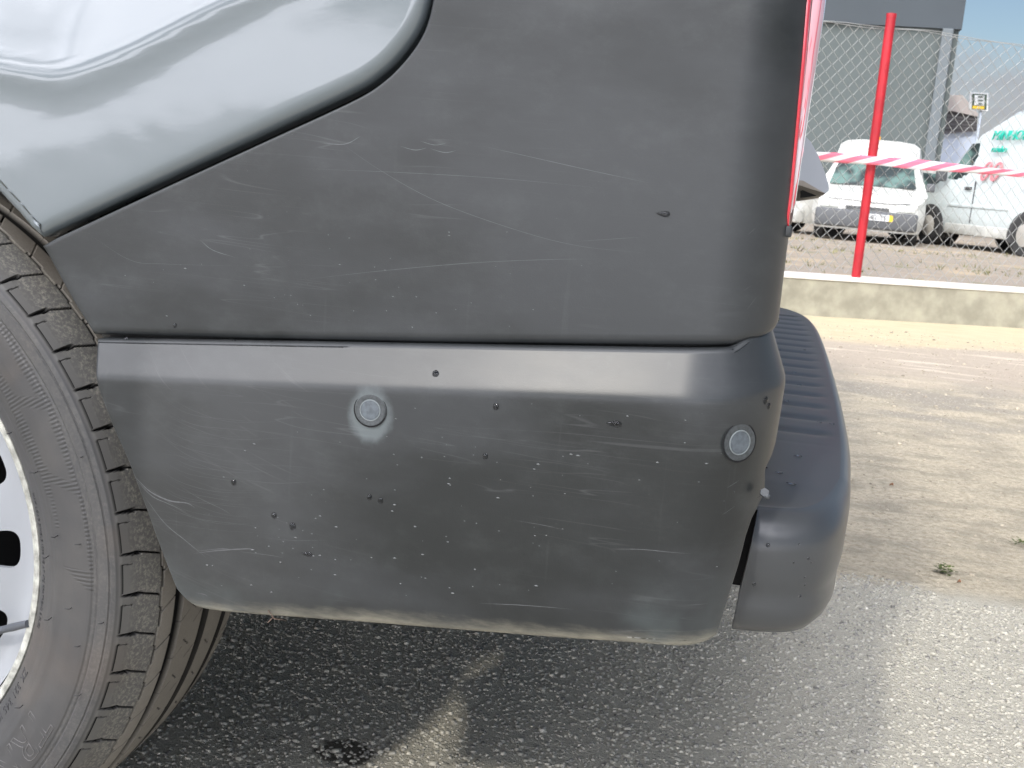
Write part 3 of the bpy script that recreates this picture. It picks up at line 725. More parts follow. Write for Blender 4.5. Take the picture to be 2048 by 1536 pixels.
def wh(o): o.parent = wheel; o.matrix_parent_inverse = WINV; return o
me = bpy.data.meshes.new('tyre'); me.vertices.add(len(V)); me.vertices.foreach_set('co', V.ravel())
me.loops.add(Fq.size); me.loops.foreach_set('vertex_index', Fq.ravel().astype(np.int32)); me.polygons.add(len(Fq))
me.polygons.foreach_set('loop_start', np.arange(0, Fq.size, 4)); me.polygons.foreach_set('loop_total', np.full(len(Fq), 4)); me.update()
me.polygons.foreach_set('use_smooth', np.ones(len(Fq), bool)); me.set_sharp_from_angle(angle=math.radians(38))
hm = pip(hatch_out, X3, Z3)
for h_ in holes: hm &= ~pip(h_, X3, Z3)
hm &= (Rg < .2905) & (Yg < 0); hm = hm.astype(float)
# zigzag decoration repeated round the rest of the sidewall
dust = np.clip((Q-.010)/.010, 0, 1)*np.clip((qc+.004-Q)/.004, 0, 1)+.15*((Q < 0) & (Q > -.02))+.25*(Q > qc)
trd = (Q > qc-.001).astype(float)
for nm, arr in (('dust', dust*np.clip(1-dep/.001, 0, 1)), ('hatch', hm), ('angle', Tg), ('tread', trd), ('shoulder', np.clip((Q-.001)/.003, 0, 1)), ('groove', np.maximum(gm, np.clip(dep/.0022, 0, 1)))):
    at = me.attributes.new(nm, 'FLOAT', 'POINT'); at.data.foreach_set('value', arr.ravel().astype(np.float32))
me.materials.append(M_rubber); tyre = bpy.data.objects.new('tyre', me); COL.objects.link(tyre); wh(tyre)
# rim: lip, barrel and pierced disc
def lathe(name, pr, mat, par, N=180, wpar=True):
    V = []; F = []
    for (r, y) in pr:
        for k in range(N): a = 2*math.pi*k/N; V.append((XW+r*math.cos(a), DW+y, ZW+r*math.sin(a)))
    for j in range(len(pr)-1):
        for k in range(N): F.append((j*N+k, j*N+(k+1) % N, (j+1)*N+(k+1) % N, (j+1)*N+k))
    o = _mo(name, V, F, mat, None, True, 50); return wh(o) if wpar else o
rim = lathe('rim', [(.2165, .012), (.2186, .004), (.2190, -.001), (.2178, -.0035), (.2150, -.0040), (.2122, -.0025), (.2108, .0005), (.2100, .006), (.2085, .010), (.2060, .016), (.2040, .030), (.1985, .038), (.1930, .050), (.1930, .16), (.205, .17), (.212, .185)], M_lip, None)
def disc():
    NTH, RI, RO, NR = 360, .035, .2035, 44
    pr = [(0, .030), (.07, .030), (.095, .014), (.12, .010), (.145, .013), (.165, .021), (.182, .027), (.192, .0275), (.2035, .020)]
    xs, ys = zip(*pr); rr_ = np.linspace(RI-.01, RO+.01, 200); yv = np.convolve(np.pad(np.interp(rr_, xs, ys), 4, mode='edge'), np.ones(9)/9, 'valid')
    rs = np.linspace(RI, RO, NR); ring = [(r, float(np.interp(r, rr_, yv))) for r in rs]+[(r, float(np.interp(r, rr_, yv))+.0045) for r in rs[::-1]]
    V = []; F = []; m_ = len(ring)
    for (r, y) in ring:
        for k in range(NTH): a = 2*math.pi*k/NTH; V.append((r*math.cos(a), y, r*math.sin(a)))
    for j in range(m_):
        for k in range(NTH): F.append((j*NTH+k, j*NTH+(k+1) % NTH, ((j+1) % m_)*NTH+(k+1) % NTH, ((j+1) % m_)*NTH+k))
    o = _mo('wheel_disc', V, F, M_rim, None, True)
    bm = bmesh.new(); bm.from_mesh(o.data); bmesh.ops.recalc_face_normals(bm, faces=bm.faces); bm.to_mesh(o.data); bm.free()
    V = []; F = []
    for h in range(15):
        c = math.radians(.6+24*h); b0 = len(V); n = 36; e = lambda v: math.copysign(abs(v)**.66, v)
        for yy in (-.02, .06):
            for a in np.linspace(0, 2*math.pi, n, endpoint=False):
                r = .1672+.0132*e(math.cos(a)); tt = c+(.0160/.167)*e(math.sin(a)); V.append((r*math.cos(tt), yy, r*math.sin(tt)))
        F += [(b0+k, b0+(k+1) % n, b0+n+(k+1) % n, b0+n+k) for k in range(n)]+[tuple(b0+k for k in range(n))[::-1], tuple(b0+n+k for k in range(n))]
    cut = _mo('cutter', V, F, None, None, False)
    bm = bmesh.new(); bm.from_mesh(cut.data); bmesh.ops.recalc_face_normals(bm, faces=bm.faces); bm.to_mesh(cut.data); bm.free()
    md = o.modifiers.new('b', 'BOOLEAN'); md.operation = 'DIFFERENCE'; md.object = cut; md.solver = 'EXACT'
    me = bpy.data.meshes.new_from_object(o.evaluated_get(bpy.context.evaluated_depsgraph_get())); o.modifiers.clear(); o.data = me; bpy.data.objects.remove(cut)
    me.name = 'wheel_disc'; me.transform(Matrix.Translation((XW, DW, ZW))); me.set_sharp_from_angle(angle=math.radians(45)); wh(o); return o
disc()
va, vb = atY(-30, 1268, DW+.012), atY(56, 1247, DW-.004)
V, F = tube_data([va, va+(vb-va)*.35, va+(vb-va)*.36, va+(vb-va)*.62, va+(vb-va)*.63, vb], [.0036, .0036, .0031, .0031, .0034, .0030], 16)
wh(_mo('valve_stem', V, F, M_stem, None, True, 40))
bmx = bmesh.new(); bmesh.ops.create_cone(bmx, cap_ends=True, segments=40, radius1=.19, radius2=.19, depth=.02, matrix=Matrix.Translation((XW, DW+.12, ZW)) @ Matrix.Rotation(math.pi/2, 4, 'X'))
wh(_bo('brake_drum', bmx, M_seal, None))
# raised lettering bent round the sidewall
def ring_text(txt, size, r_base, th_start, outward, depth, name, mat, outline=False, shear=0.0, spacing=1.0):
    cu = bpy.data.curves.new('txt', 'FONT'); cu.body = txt; cu.size = size; cu.shear = shear; cu.space_character = spacing
    if outline: cu.fill_mode = 'NONE'; cu.bevel_depth = .00042; cu.bevel_resolution = 0; cu.resolution_u = 3
    else: cu.extrude = depth; cu.resolution_u = 2
    ob = bpy.data.objects.new('t', cu); COL.objects.link(ob); dg = bpy.context.evaluated_depsgraph_get()
    me = bpy.data.meshes.new_from_object(ob.evaluated_get(dg)); bpy.data.objects.remove(ob)
    me.name = name
    for v in me.vertices:
        u, h_, e = v.co
        if outward: r = r_base+h_; th = th_start-u/r_base
        else: r = r_base-h_; th = th_start+u/r_base
        s = np.interp(r, prof[:23, 0], prof[:23, 1]); v.co = (XW+r*math.cos(th), DW+s-.0001-e, ZW+r*math.sin(th))
    me.materials.clear(); me.materials.append(mat); o = bpy.data.objects.new(name, me); COL.objects.link(o); return wh(o)
M_txt = simple('raised_rubber_lettering', (.085, .082, .08), .5)
M_txt2 = simple('small_sidewall_marks', (.03, .03, .032), .6)
ring_text('TRNDEC', .036, .2500, math.radians(-24.5), True, .0002, 'tyre_lettering', M_txt, True, .25, 1.0)
ring_text('ZK 321 345 KL 8', .0085, .2256, math.radians(-21), True, .0004, 'sidewall_code', M_txt2, False, 0, 1.1)
ring_text('MAX LOAD SINGLE 1030 KG AT 475 KPA', .0042, .2265, math.radians(17), True, .0003, 'sidewall_code', M_txt2, False, 0, 1.1)
ring_text('TREAD 2 PLIES', .0042, .2265, math.radians(-4), True, .0003, 'sidewall_code', M_txt2, False, 0, 1.1)
# moulding whiskers
Vh, Fh = [], []
for (px, py) in [(497, 1), ]: pass
for zx, zy, r_ in [(162, 1087, 0), (73, 944, 0), (113, 1072, 0), (95, 1113, 0), (143, 1215, 0), (207, 1244, 0), (161, 1290, 0), (162, 1388, 0), (100, 1237, 0), (43, 1412, 0), (165, 913, 0), (20, 866, 0)]:
    p = atY(zx, zy, DW-.0245); th = math.atan2(p[2]-ZW, p[0]-XW)
    V2 = [p+np.array([0, .002, 0]), p+np.array([.0006, -.0035, 0]), p+np.array([.0022*math.sin(zx), -.0066, .001])]
    tube_data(V2, .00038, 5, Vh, Fh)
kind(wh(_mo('rubber_whiskers', Vh, Fh, M_txt2, None)), 'stuff')
# the other wheels of the van, plain tyres reusing the shapes
w2 = empty('wheel', (XW, YF-.05, ZW)); adopt(w2, van); w2.rotation_euler = (0, 0, math.pi)
w3 = empty('wheel', (XW-2.95, DW, ZW)); adopt(w3, van)
w4 = empty('wheel', (XW-2.95, YF-.05, ZW)); adopt(w4, van); w4.rotation_euler = (0, 0, math.pi)
def simple_wheel(par):
    V = []; F = []; pr = [(.10, .03), (.20, .02), (.215, -.004), (.24, -.02), (.29, -.025), (.312, .0), (.319, .04), (.319, .15), (.30, .20), (.2, .2)]; N = 64
    for (r, y) in pr:
        for k in range(N): a = 2*math.pi*k/N; V.append((r*math.cos(a), y, r*math.sin(a)))
    for j in range(len(pr)-1):
        for k in range(N): F.append((j*N+k, j*N+(k+1) % N, (j+1)*N+(k+1) % N, (j+1)*N+k))
    o = _mo('tyre', V, F, M_tyre2, None); o.parent = par
for q_ in (w2, w3, w4): simple_wheel(q_)

# ------------------------------------------------------------ water drops
M_water, t = material('water'); t.put(t.b.inputs['Base Color'], (.35, .36, .38, 1)); t.put(t.b.inputs['Roughness'], 0.0); t.put(t.b.inputs['IOR'], 1.33); t.put(t.b.inputs['Transmission Weight'], 1.0)
def drop_mesh(name, sx, sz, hgt, tail=0.0):
    bm = bmesh.new(); bmesh.ops.create_icosphere(bm, subdivisions=2, radius=1)
    for v in bm.verts:
        x, y, z = v.co
        if tail and x < 0: x *= 1+tail; z *= max(.25, 1+x*.35)
        v.co = (x*sx, y*hgt*(1 if y < 0 else .15), z*sz)
    me = bpy.data.meshes.new(name); bm.to_mesh(me); bm.free(); me.materials.append(M_water)
    me.polygons.foreach_set('use_smooth', [True]*len(me.polygons)); return me
DA = drop_mesh('water_drop', .0022, .0026, .0011); DB = drop_mesh('water_drop', .0040, .0024, .0012, .7); DC = drop_mesh('water_drop', .0022, .0032, .0020)
def put_drop(px, py, me, prof_, offf, sc=1.0, lift=0.0):
    q, z = prof_.inv(px, py, .011 if prof_ is PB else 0.0); x, y, nx, ny = prof_.pos(q, z); o = offf(q, z)+lift
    ob = bpy.data.objects.new('water_drop', me); COL.objects.link(ob); ob.location = (x+nx*o, y+ny*o, z)
    ob.rotation_euler = (0, 0, math.atan2(ny, nx)+math.pi/2); ob.scale = (sc, sc, sc); ob.parent = van; ob.matrix_parent_inverse = VP_INV
for px, py in [(255, 683), (470, 688), (545, 691), (785, 696), (838, 698), (1122, 706), (1462, 707)]: put_drop(px, py, DC, PP, lambda q, z: .0015, 1.15)
for px, py in [(992, 813), (970, 913), (465, 966), (737, 996), (759, 1003), (545, 1033), (582, 1055), (868, 750), (1530, 800), (1537, 812)]: put_drop(px, py, DA, PB, off_bump, .85+.3*random.random())
for px, py, s_ in [(1232, 848, 1.0), (612, 1112, .8)]: put_drop(px, py, DB, PB, off_bump, s_)
put_drop(1330, 428, DB, PP, off_trim, .85); put_drop(350, 651, DA, PP, off_trim, .7); put_drop(1562, 640, DA, PP, off_trim, .6)
for px, py, sc in [(1598, 912, .8), (1560, 945, .7), (1585, 968, .9), (1545, 870, .8), (1530, 935, .7), (1575, 802, .6), (1600, 770, .6), (1560, 700, .6), (1610, 700, .5), (1640, 845, .6), (1590, 745, .6), (1665, 848, .6)]:
    P = ground(px, py, .4375); ob = bpy.data.objects.new('water_drop', DB); COL.objects.link(ob)
    ob.location = P; ob.rotation_euler = (math.radians(-90), 0, random.uniform(-.4, .4)); ob.scale = (sc*.9,)*3; ob.parent = van; ob.matrix_parent_inverse = VP_INV
for px, py, sc in [(1536, 1090, .7), (1508, 1168, .7), (1598, 1088, .35), (1587, 1125, .35), (1617, 1117, .45), (1623, 1124, .4), (1609, 1154, .35), (1609, 1170, .35), (1600, 1192, .5)]:
    Yf_ = float(np.interp(px, [1450, 1580, 1640, 1680], [.806, .8075, .818, .835])); P = atY(px, py, Yf_); ob = bpy.data.objects.new('water_drop', DA); COL.objects.link(ob)
    ob.location = P+np.array([0, -.0005, 0]); ob.rotation_euler = (0, 0, float(np.interp(px, [1560, 1680], [0, .7]))); ob.scale = (sc,)*3; ob.parent = van; ob.matrix_parent_inverse = VP_INV
M_bead = simple('bead_glint', (.085, .09, .09), .15)  # opaque pale grey stands in for the sun's glint in each drop
# fine spray: hundreds of tiny beads joined
def spray(name, prof_, offf, region, n, par, rmin=.0004, rmax=.0011):
    bm0 = bmesh.new(); bmesh.ops.create_icosphere(bm0, subdivisions=1, radius=1); bv = np.array([v.co[:] for v in bm0.verts]); bf = [[v.index for v in f.verts] for f in bm0.faces]; bm0.free()
    V = []; F = []
    for i in range(n):
        px, py = region(); q, z = prof_.inv(px, py); x, y, nx, ny = prof_.pos(q, z); o = offf(q, z)
        r = rmin+(rmax-rmin)*random.random()**2.2; sc = np.array([r*random.uniform(.8, 1.8), r*.45, r*.7]); b0 = len(V)
        ang = math.atan2(ny, nx)+math.pi/2; c_, s_ = math.cos(ang), math.sin(ang)
        for v in bv*sc: V.append((x+nx*o+v[0]*c_-v[1]*s_, y+ny*o+v[0]*s_+v[1]*c_, z+v[2]))
        F += [[k+b0 for k in f] for f in bf]
    kind(mesh_obj(name, V, F, M_bead, par), 'stuff')
cols = [903, 1004, 955, 850, 1130, 800, 1075]
def reg_b():
    if random.random() < .35: return random.choice(cols)+random.gauss(0, 4), random.uniform(880, 1180)
    return (random.gauss(560, 110), random.gauss(1090, 60)) if random.random() < .4 else (random.uniform(420, 1500), random.uniform(800, 1190))
def safe(f, x0, x1, y0, y1):
    def g():
        while True:
            p = f()
            if x0 < p[0] < x1 and y0 < p[1] < y1: return p
    return g
spray('spray_beads', PB, off_bump, safe(reg_b, 400, 1490, 790, 1200), 120, bumper)
spray('spray_beads', PP, off_trim, safe(lambda: (random.gauss(560, 260), random.gauss(540, 90)), 240, 1500, 460, 655), 40, van, .0003, .0009)

# --- scratches as fine pale scuff ribbons on the plastic
M_scr = simple('scuffed_plastic', (.066, .070, .074), .6); M_scr2 = simple('pale_scuff', (.075, .077, .08), .7)
def ribbon(prof_, offf, pts, w_, V, F):
    P = smoothc([prof_.inv(*p) for p in pts], 10); n = len(P); b0 = len(V); P = np.array(P); tg = np.gradient(P, axis=0); tg /= np.linalg.norm(tg, axis=1)[:, None]
    for i in range(n):
        ww = w_*math.sin(math.pi*(i+.3)/(n-.4))*random.uniform(.6, 1.1)
        for s_ in (-1, 1):
            q = P[i, 0]-tg[i, 1]*ww*s_; z = P[i, 1]+tg[i, 0]*ww*s_; x, y, nx, ny = prof_.pos(q, z); o = offf(q, z)+.00012; V.append((x+nx*o, y+ny*o, z))
    for i in range(n-1): a = b0+2*i; F.append((a, a+1, a+3, a+2))
V, F = [], []
for pts, w_ in [([(600, 560), (760, 542), (940, 526), (1100, 519), (1210, 518)], .00016), ([(660, 270), (760, 340), (880, 405), (1040, 462), (1160, 492), (1300, 507)], .00014), ([(600, 337), (800, 345), (1000, 357), (1210, 377)], .00012),
                ([(640, 286), (690, 288), (722, 272)], .00035), ([(965, 292), (1080, 318), (1200, 345), (1300, 366)], .0002), ([(1493, 620), (1514, 592)], .0002), ([(1495, 470), (1513, 454)], .00018), ([(1486, 582), (1502, 571)], .00012), ([(1438, 968), (1460, 952)], .0002), ([(1430, 1022), (1452, 1004)], .00016), ([(1150, 483), (1285, 474)], .00010), ([(180, 470), (260, 520), (330, 528), (480, 532)], .0001), ([(400, 480), (425, 500), (470, 515)], .00028)]:
    pr = PB if pts[0][1] > 700 else PP; ribbon(pr, off_bump if pr is PB else off_trim, pts, w_, V, F)
for (x, y) in [(830, 300), (890, 305), (870, 290)]: ribbon(PP, off_trim, [(x-30, y-8), (x, y), (x+24, y-4)], .00025, V, F)
kind(mesh_obj('scuff_marks', V, F, M_scr, van), 'stuff')
V, F = [], []
for pts, w_ in [([(275, 938), (310, 975), (350, 995), (385, 1000), (402, 1010)], .0006), ([(282, 950), (315, 985), (345, 1000), (385, 1018)], .0003), ([(300, 985), (340, 1040), (380, 1075), (420, 1110)], .00035), ([(395, 1102), (440, 1096), (500, 1092), (520, 1094)], .00045), ([(400, 1097), (450, 1092), (470, 1093)], .0003), ([(480, 1097), (540, 1104), (575, 1110)], .0002),
                ([(370, 965), (410, 990), (455, 1012), (475, 1025)], .00015), ([(490, 952), (560, 960), (640, 957)], .00012), ([(1220, 1091), (1290, 1092), (1380, 1099)], .0003), ([(1030, 1033), (1090, 1043), (1130, 1052)], .00015), ([(395, 1183), (412, 1187), (418, 1191)], .0004), ([(540, 1070), (600, 1075), (660, 1074)], .00012), ([(960, 1203), (1050, 1207), (1150, 1215)], .0003), ([(340, 820), (400, 850), (480, 872), (620, 868)], .00010), ([(330, 860), (390, 905), (470, 930), (560, 940)], .0001), ([(1365, 1205), (1410, 1202)], .00015)]:
    ribbon(PB, off_bump, pts, w_, V, F)
for k in range(26):
    x0 = 330+random.uniform(-10, 30); y0 = 790+k*9+random.uniform(-3, 3); ribbon(PB, off_bump, [(x0, y0), (x0+50, y0+26), (x0+120, y0+40+random.uniform(-6, 8)), (x0+190+random.uniform(-60, 50), y0+44)], random.uniform(.00004, .00009), V, F)
kind(mesh_obj('scuff_marks', V, F, M_scr2, bumper), 'stuff')

# ------------------------------------------------------------ wall, fence, tape
def wpt(s, n, z): return WA+WD*s+WN*n+np.array([0, 0, z])
def wbox(bm, s0, s1, n0, n1, z0, z1):
    v = [bm.verts.new(wpt(s, n, z)) for z in (z0, z1) for s, n in ((s0, n0), (s1, n0), (s1, n1), (s0, n1))]
    for f in ((3, 2, 1, 0), (4, 5, 6, 7), (0, 1, 5, 4), (1, 2, 6, 5), (2, 3, 7, 6), (3, 0, 4, 7)): bm.faces.new([v[i] for i in f])
wall = empty('low_wall', wpt(0, 0, 0), 0, 'low rough grey-beige rendered wall with a white top under the fence', 'wall')
WI = Matrix.Translation(-wall.location)
def wadopt(o, p=None, inv=None): o.parent = p or wall; o.matrix_parent_inverse = inv or WI; return o
bm = bmesh.new(); wbox(bm, -6, 14, 0, .15, -.02, .208); wadopt(_bo('wall_body', bm, M_wall))
V = []; F = []; N = 180
for i in range(N+1):
    s = -6+20*i/N
    for (n_, z) in [(-.008+.003*random.random(), .2085), (-.010+.004*random.random(), .226+.003*random.random()), (.0, .233), (.15, .233), (.16, .2085)]: V.append(wpt(s, n_, z))
for i in range(N):
    for k in range(4): a = i*5+k; F.append((a, a+5, a+6, a+1))
wadopt(_mo('wall_cap', V, F, M_cap, None, True, 30))
fence = empty('chain_link_fence', wpt(0, .07, .233), 0, 'galvanised chain-link fence on red posts standing on the low wall', 'fence')
FI = Matrix.Translation(-fence.location)
ps = float(np.dot(np.array([.597, 6.83, 0])-WA, WD)); FTOP = 1.615
for s in (ps-3.0, ps, ps+3.0):
    bm = bmesh.new(); c = wpt(s, .045, 0)
    bmesh.ops.create_cone(bm, cap_ends=True, segments=20, radius1=.026, radius2=.026, depth=1.44, matrix=Matrix.Translation((c[0], c[1], .233+.72)))
    bmesh.ops.create_cone(bm, cap_ends=True, segments=20, radius1=.028, radius2=.027, depth=.02, matrix=Matrix.Translation((c[0], c[1], .233+1.445)))
    o = _bo('post', bm, M_redpost, None, True, 40); wadopt(o, fence, FI)
PW = .0365; V = []; F = []; i0 = -14; nc = 56; x0 = ps-3.0
rows = int((FTOP-.245)/PW); dz = (FTOP-.245)/rows
def sag(s, z): return -.012*math.sin((s-ps)/3*math.pi)**2*((z-.24)/1.37)+.006*math.sin(s*5+z*3)
for i in range(int(6.0/PW)*1):
    s0 = x0+i*PW; pts = []; rr = []
    for j in range(rows+1):
        z = FTOP-j*dz; odd = (j+i) % 2; s = s0+(PW/1.0)*(1.0 if odd else 0.0)
        n_ = .085+(.0022 if odd else -.0022)+.012*math.sin(s*3.1+z*4); jit = random.uniform(-.002, .002)
        a = .0028
        pts += [wpt(s+(-a if odd else a), n_-.001, z+a+sag(s, z)+jit), wpt(s+(-a if odd else a), n_+.001, z-a+sag(s, z)+jit)]
    tube_data(pts, .0018, 4, V, F)
mesh = wadopt(_mo('wire_mesh', V, F, M_wire, None), fence, FI); mesh['kind'] = 'stuff'
for k, (z, amp) in enumerate([(FTOP+.006, .004), (FTOP-.002, .006), (.96, .01)][:2]):
    V, F = tube_data([wpt(ps-3.2+i*.08, .085+.003*math.sin(i*1.7+k*2), z+sag(ps-3.2+i*.08, z)+amp*math.sin(i*.9+k)) for i in range(82)], .0020, 6); wadopt(_mo('line_wire', V, F, M_wire), fence, FI)
# vertical short end wires against the posts are left to the mesh itself
M_tape, t = material('barrier_tape_print'); uvw = t.n('Attribute', attribute_name='along').outputs['Fac']; acr = t.n('Attribute', attribute_name='across').outputs['Fac']
f_ = t.m('FRACT', t.m('ADD', t.m('MULTIPLY', uvw, 5.6), t.m('MULTIPLY', acr, -.45))); st_ = t.smooth(t.m('ABSOLUTE', t.m('SUBTRACT', f_, .5)), .235, .255)
t.put(t.b.inputs['Base Color'], t.mix(st_, (.66, .66, .68), (.78, .17, .25))); t.put(t.b.inputs['Roughness'], .3); t.put(t.b.inputs['Transmission Weight'], .0)
V = []; F = []; al = []; ac = []; N = 240
tz = lambda s: .905+.012*((s-ps)/1.0)**2*0+.020*(s-ps)+(.0)
for i in range(N+1):
    s = ps-3+6*i/N; hw = .025+.006*math.sin(s*4.3)
    if abs(s-ps) < .25: hw -= .008*(1-abs(s-ps)/.25)
    for k in range(4):
        v = -1+2*k/3; n_ = -.002-.008*math.sin(s*6+v*1.2)*abs(v)-(.0 if abs(s-ps) > .08 else .006)
        V.append(wpt(s, n_, .890+.008*(s-ps)+hw*v-.006*math.sin((s-ps)*1.6)**2)); al.append(s); ac.append(v)
for i in range(N):
    for k in range(3): a = i*4+k; F.append((a, a+4, a+5, a+1))
tape = _mo('barrier_tape', V, F, M_tape)
for nm, arr in (('along', al), ('across', ac)): at = tape.data.attributes.new(nm, 'FLOAT', 'POINT'); at.data.foreach_set('value', arr)
md = tape.modifiers.new('thick', 'SOLIDIFY'); md.thickness = .0004
tag(tape, 'red and white striped barrier tape stretched across the chain-link fence', 'tape')

# ------------------------------------------------------------ background vehicles
def vehicle(name, loc, rz, tops, L, W2, label, cat, group, mat, roofw=.78, zb=.22, belt=.95, group_=None):
    """tops: (y, z) profile from nose (y=0) to tail (y=L); local -Y is forward"""
    root = empty(name, loc, rz, label, cat, group); V = []; F = []
    ys = np.unique(np.r_[np.linspace(0, L, 46), [t[0] for t in tops]]); K = 15; tp = np.array(tops)
    for y in ys:
        zt = np.interp(y, tp[:, 0], tp[:, 1]); nose = min(1, .80+.20*math.sqrt(min(1, y/.45))); tail_ = min(1, .93+.07*math.sqrt(min(1, (L-y)/.3)))
        wv = W2*nose*tail_; bl = min(belt, zt-.04); rf = wv*(roofw+(1-roofw)*(1-min(1, max(0, (zt-belt)/.5))))
        pr = [(wv*.93, zb), (wv*.985, zb+.12), (wv, zb+.28), (wv*.995, (zb+.28+bl)/2), (wv*.98, bl), (rf+(wv*.98-rf)*.45, bl+(zt-bl)*.5), (rf+(wv*.98-rf)*.08, zt-.10*min(1, max(.2, (zt-bl)))), (rf*.86, zt-.015), (rf*.5, zt+.012)]
        ring = [(-a, z) for a, z in pr]+[(0, zt+.02)]+[(a, z) for a, z in pr[::-1]]
        V += [(x, y, z) for x, z in ring]
    K = len(ring); n = len(ys)
    for i in range(n-1):
        for k in range(K-1): a = i*K+k; F.append((a, a+1, a+K+1, a+K))
        F.append((i*K+K-1, i*K, (i+1)*K, (i+1)*K+K-1))
    F.append(tuple(range(K))); F.append(tuple((n-1)*K+k for k in range(K))[::-1])
    b = _mo('body', V, F, mat, root, True, 40)
    return root
def vpart(root, name, fn, mat, smooth=False, auto=None):
    bm = bmesh.new(); fn(bm); bmesh.ops.recalc_face_normals(bm, faces=bm.faces); return _bo(name, bm, mat, root, smooth, auto)
def quadface(bm, pts, th=.012):
    v = [bm.verts.new(p) for p in pts]; f = bm.faces.new(v); r = bmesh.ops.extrude_face_region(bm, geom=[f]); n = f.normal.copy(); f.normal_update()
    bmesh.ops.translate(bm, vec=f.normal*th, verts=[e for e in r['geom'] if isinstance(e, bmesh.types.BMVert)])
def vwheel(root, x, y, r, wd, side):
    e = empty('wheel', (x, y, r)); e.parent = root
    bm = bmesh.new(); bmesh.ops.create_cone(bm, cap_ends=True, segments=28, radius1=r, radius2=r, depth=wd, matrix=Matrix.Rotation(math.pi/2, 4, 'Y'))
    bmesh.ops.bevel(bm, geom=[x_ for x_ in bm.edges if len(x_.link_faces) == 2 and any(len(f.verts) > 4 for f in x_.link_faces)], offset=r*.08, segments=2, affect='EDGES')
    _bo('tyre', bm, M_tyre2, e, True, 40)
    bm = bmesh.new(); bmesh.ops.create_cone(bm, cap_ends=True, segments=24, radius1=r*.62, radius2=r*.45, depth=.03, matrix=Matrix.Translation((side*wd*.5, 0, 0)) @ Matrix.Rotation(side*math.pi/2, 4, 'Y'))
    _bo('rim', bm, M_steel, e, True, 40)
def arch(bm, x, y, r, side):
    vs = [bm.verts.new((x, y+r*math.cos(a), .30+r*math.sin(a))) for a in np.linspace(-.25, math.pi+.25, 20)]; bm.faces.new(vs)
def text_mesh(name, txt, size, mat, root, M4, shear=0, ext=.002, par_inv=None, spacing=1.0):
    cu = bpy.data.curves.new('txt', 'FONT'); cu.body = txt; cu.size = size; cu.extrude = ext; cu.align_x = 'CENTER'; cu.align_y = 'CENTER'; cu.shear = shear; cu.resolution_u = 3; cu.space_character = spacing
    ob = bpy.data.objects.new('t', cu); COL.objects.link(ob); me = bpy.data.meshes.new_from_object(ob.evaluated_get(bpy.context.evaluated_depsgraph_get())); bpy.data.objects.remove(ob)
    me.transform(M4); me.name = name; me.materials.clear(); me.materials.append(mat); o = bpy.data.objects.new(name, me); COL.objects.link(o); o.parent = root; return o
# small white van facing the fence
cc = (ground(1655, 480)+ground(1805, 486))/2
CA = math.radians(-7)
carp = (1.68, 19.6, 0)
car = vehicle('small_van', carp, CA, [(0, .52), (.04, .68), (.35, .80), (.95, .90), (1.02, .93), (1.55, 1.44), (1.75, 1.55), (2.3, 1.74), (3.2, 1.77), (3.9, 1.72), (4.0, 1.2)], 4.05, .90,
              'small old white van facing the fence, dark bumper, seen behind the red post', 'van', 'old vehicles parked beyond the fence', M_white2, .74, .20, .86)
def f_wind(bm): quadface(bm, [(-.70, .985, .915), (.70, .985, .915), (.585, 1.53, 1.40), (-.585, 1.53, 1.40)][::1], .012)
vpart(car, 'windscreen', lambda bm: quadface(bm, [(.705, .955, .925), (-.705, .955, .925), (-.585, 1.49, 1.425), (.585, 1.49, 1.425)], .016), M_glass)
vpart(car, 'front_bumper', lambda bm: (box(bm, (-.80, -.07, .23), (.80, .16, .52), bev=.04)), M_wplastic, True, 50)
vpart(car, 'grille', lambda bm: [box(bm, (-.34, -.035, .535+.018*k), (.34, .02, .545+.018*k)) for k in range(3)], M_wplastic)
for sx in (-1, 1):
    vpart(car, 'headlight', lambda bm: box(bm, (min(sx*.44, sx*.74), -.018, .53), (max(sx*.44, sx*.74), .10, .645), bev=.02), M_lampclear, True, 50)
    vpart(car, 'mirror', lambda bm: box(bm, (min(sx*.86, sx*1.0), 1.0, .90), (max(sx*.86, sx*1.0), 1.1, 1.04), bev=.02), M_wplastic, True, 50)
    vpart(car, 'side_window', lambda bm: quadface(bm, [(sx*.80, 1.35, .97), (sx*.80, 2.1, .97), (sx*.71, 2.1, 1.42), (sx*.71, 1.72, 1.42)], .03*sx), M_glass)
    for y in (.62, 3.25): vwheel(car, sx*.74, y, .29, .17, sx)
pl = vpart(car, 'number_plate', lambda bm: box(bm, (-.10, -.085, .375), (.36, -.066, .475)), simple('plate_white', (.62, .64, .64), .5))
vpart(car, 'plate_yellow_band', lambda bm: box(bm, (.362, -.086, .375), (.42, -.066, .475)), simple('plate_yellow', (.75, .48, .03), .5))
M_ink = simple('plate_ink', (.05, .05, .06), .5)
TM = Matrix.Translation((.13, -.090, .425)) @ Matrix.Rotation(math.pi/2, 4, 'X')
text_mesh('plate_lettering', '36-82-TS', .098, M_ink, pl, TM, spacing=1.02)
bc = empty('beacon', (0, 0, 0)); bpy.data.objects.remove(bc)
vpart(car, 'roof_beacon', lambda bm: (box(bm, (-.28, 2.35, 1.735), (.10, 2.5, 1.755)), box(bm, (-.20, 2.36, 1.755), (-.02, 2.48, 1.83), bev=.02)), simple('amber_beacon', (.85, .42, .03), .3), True, 40)
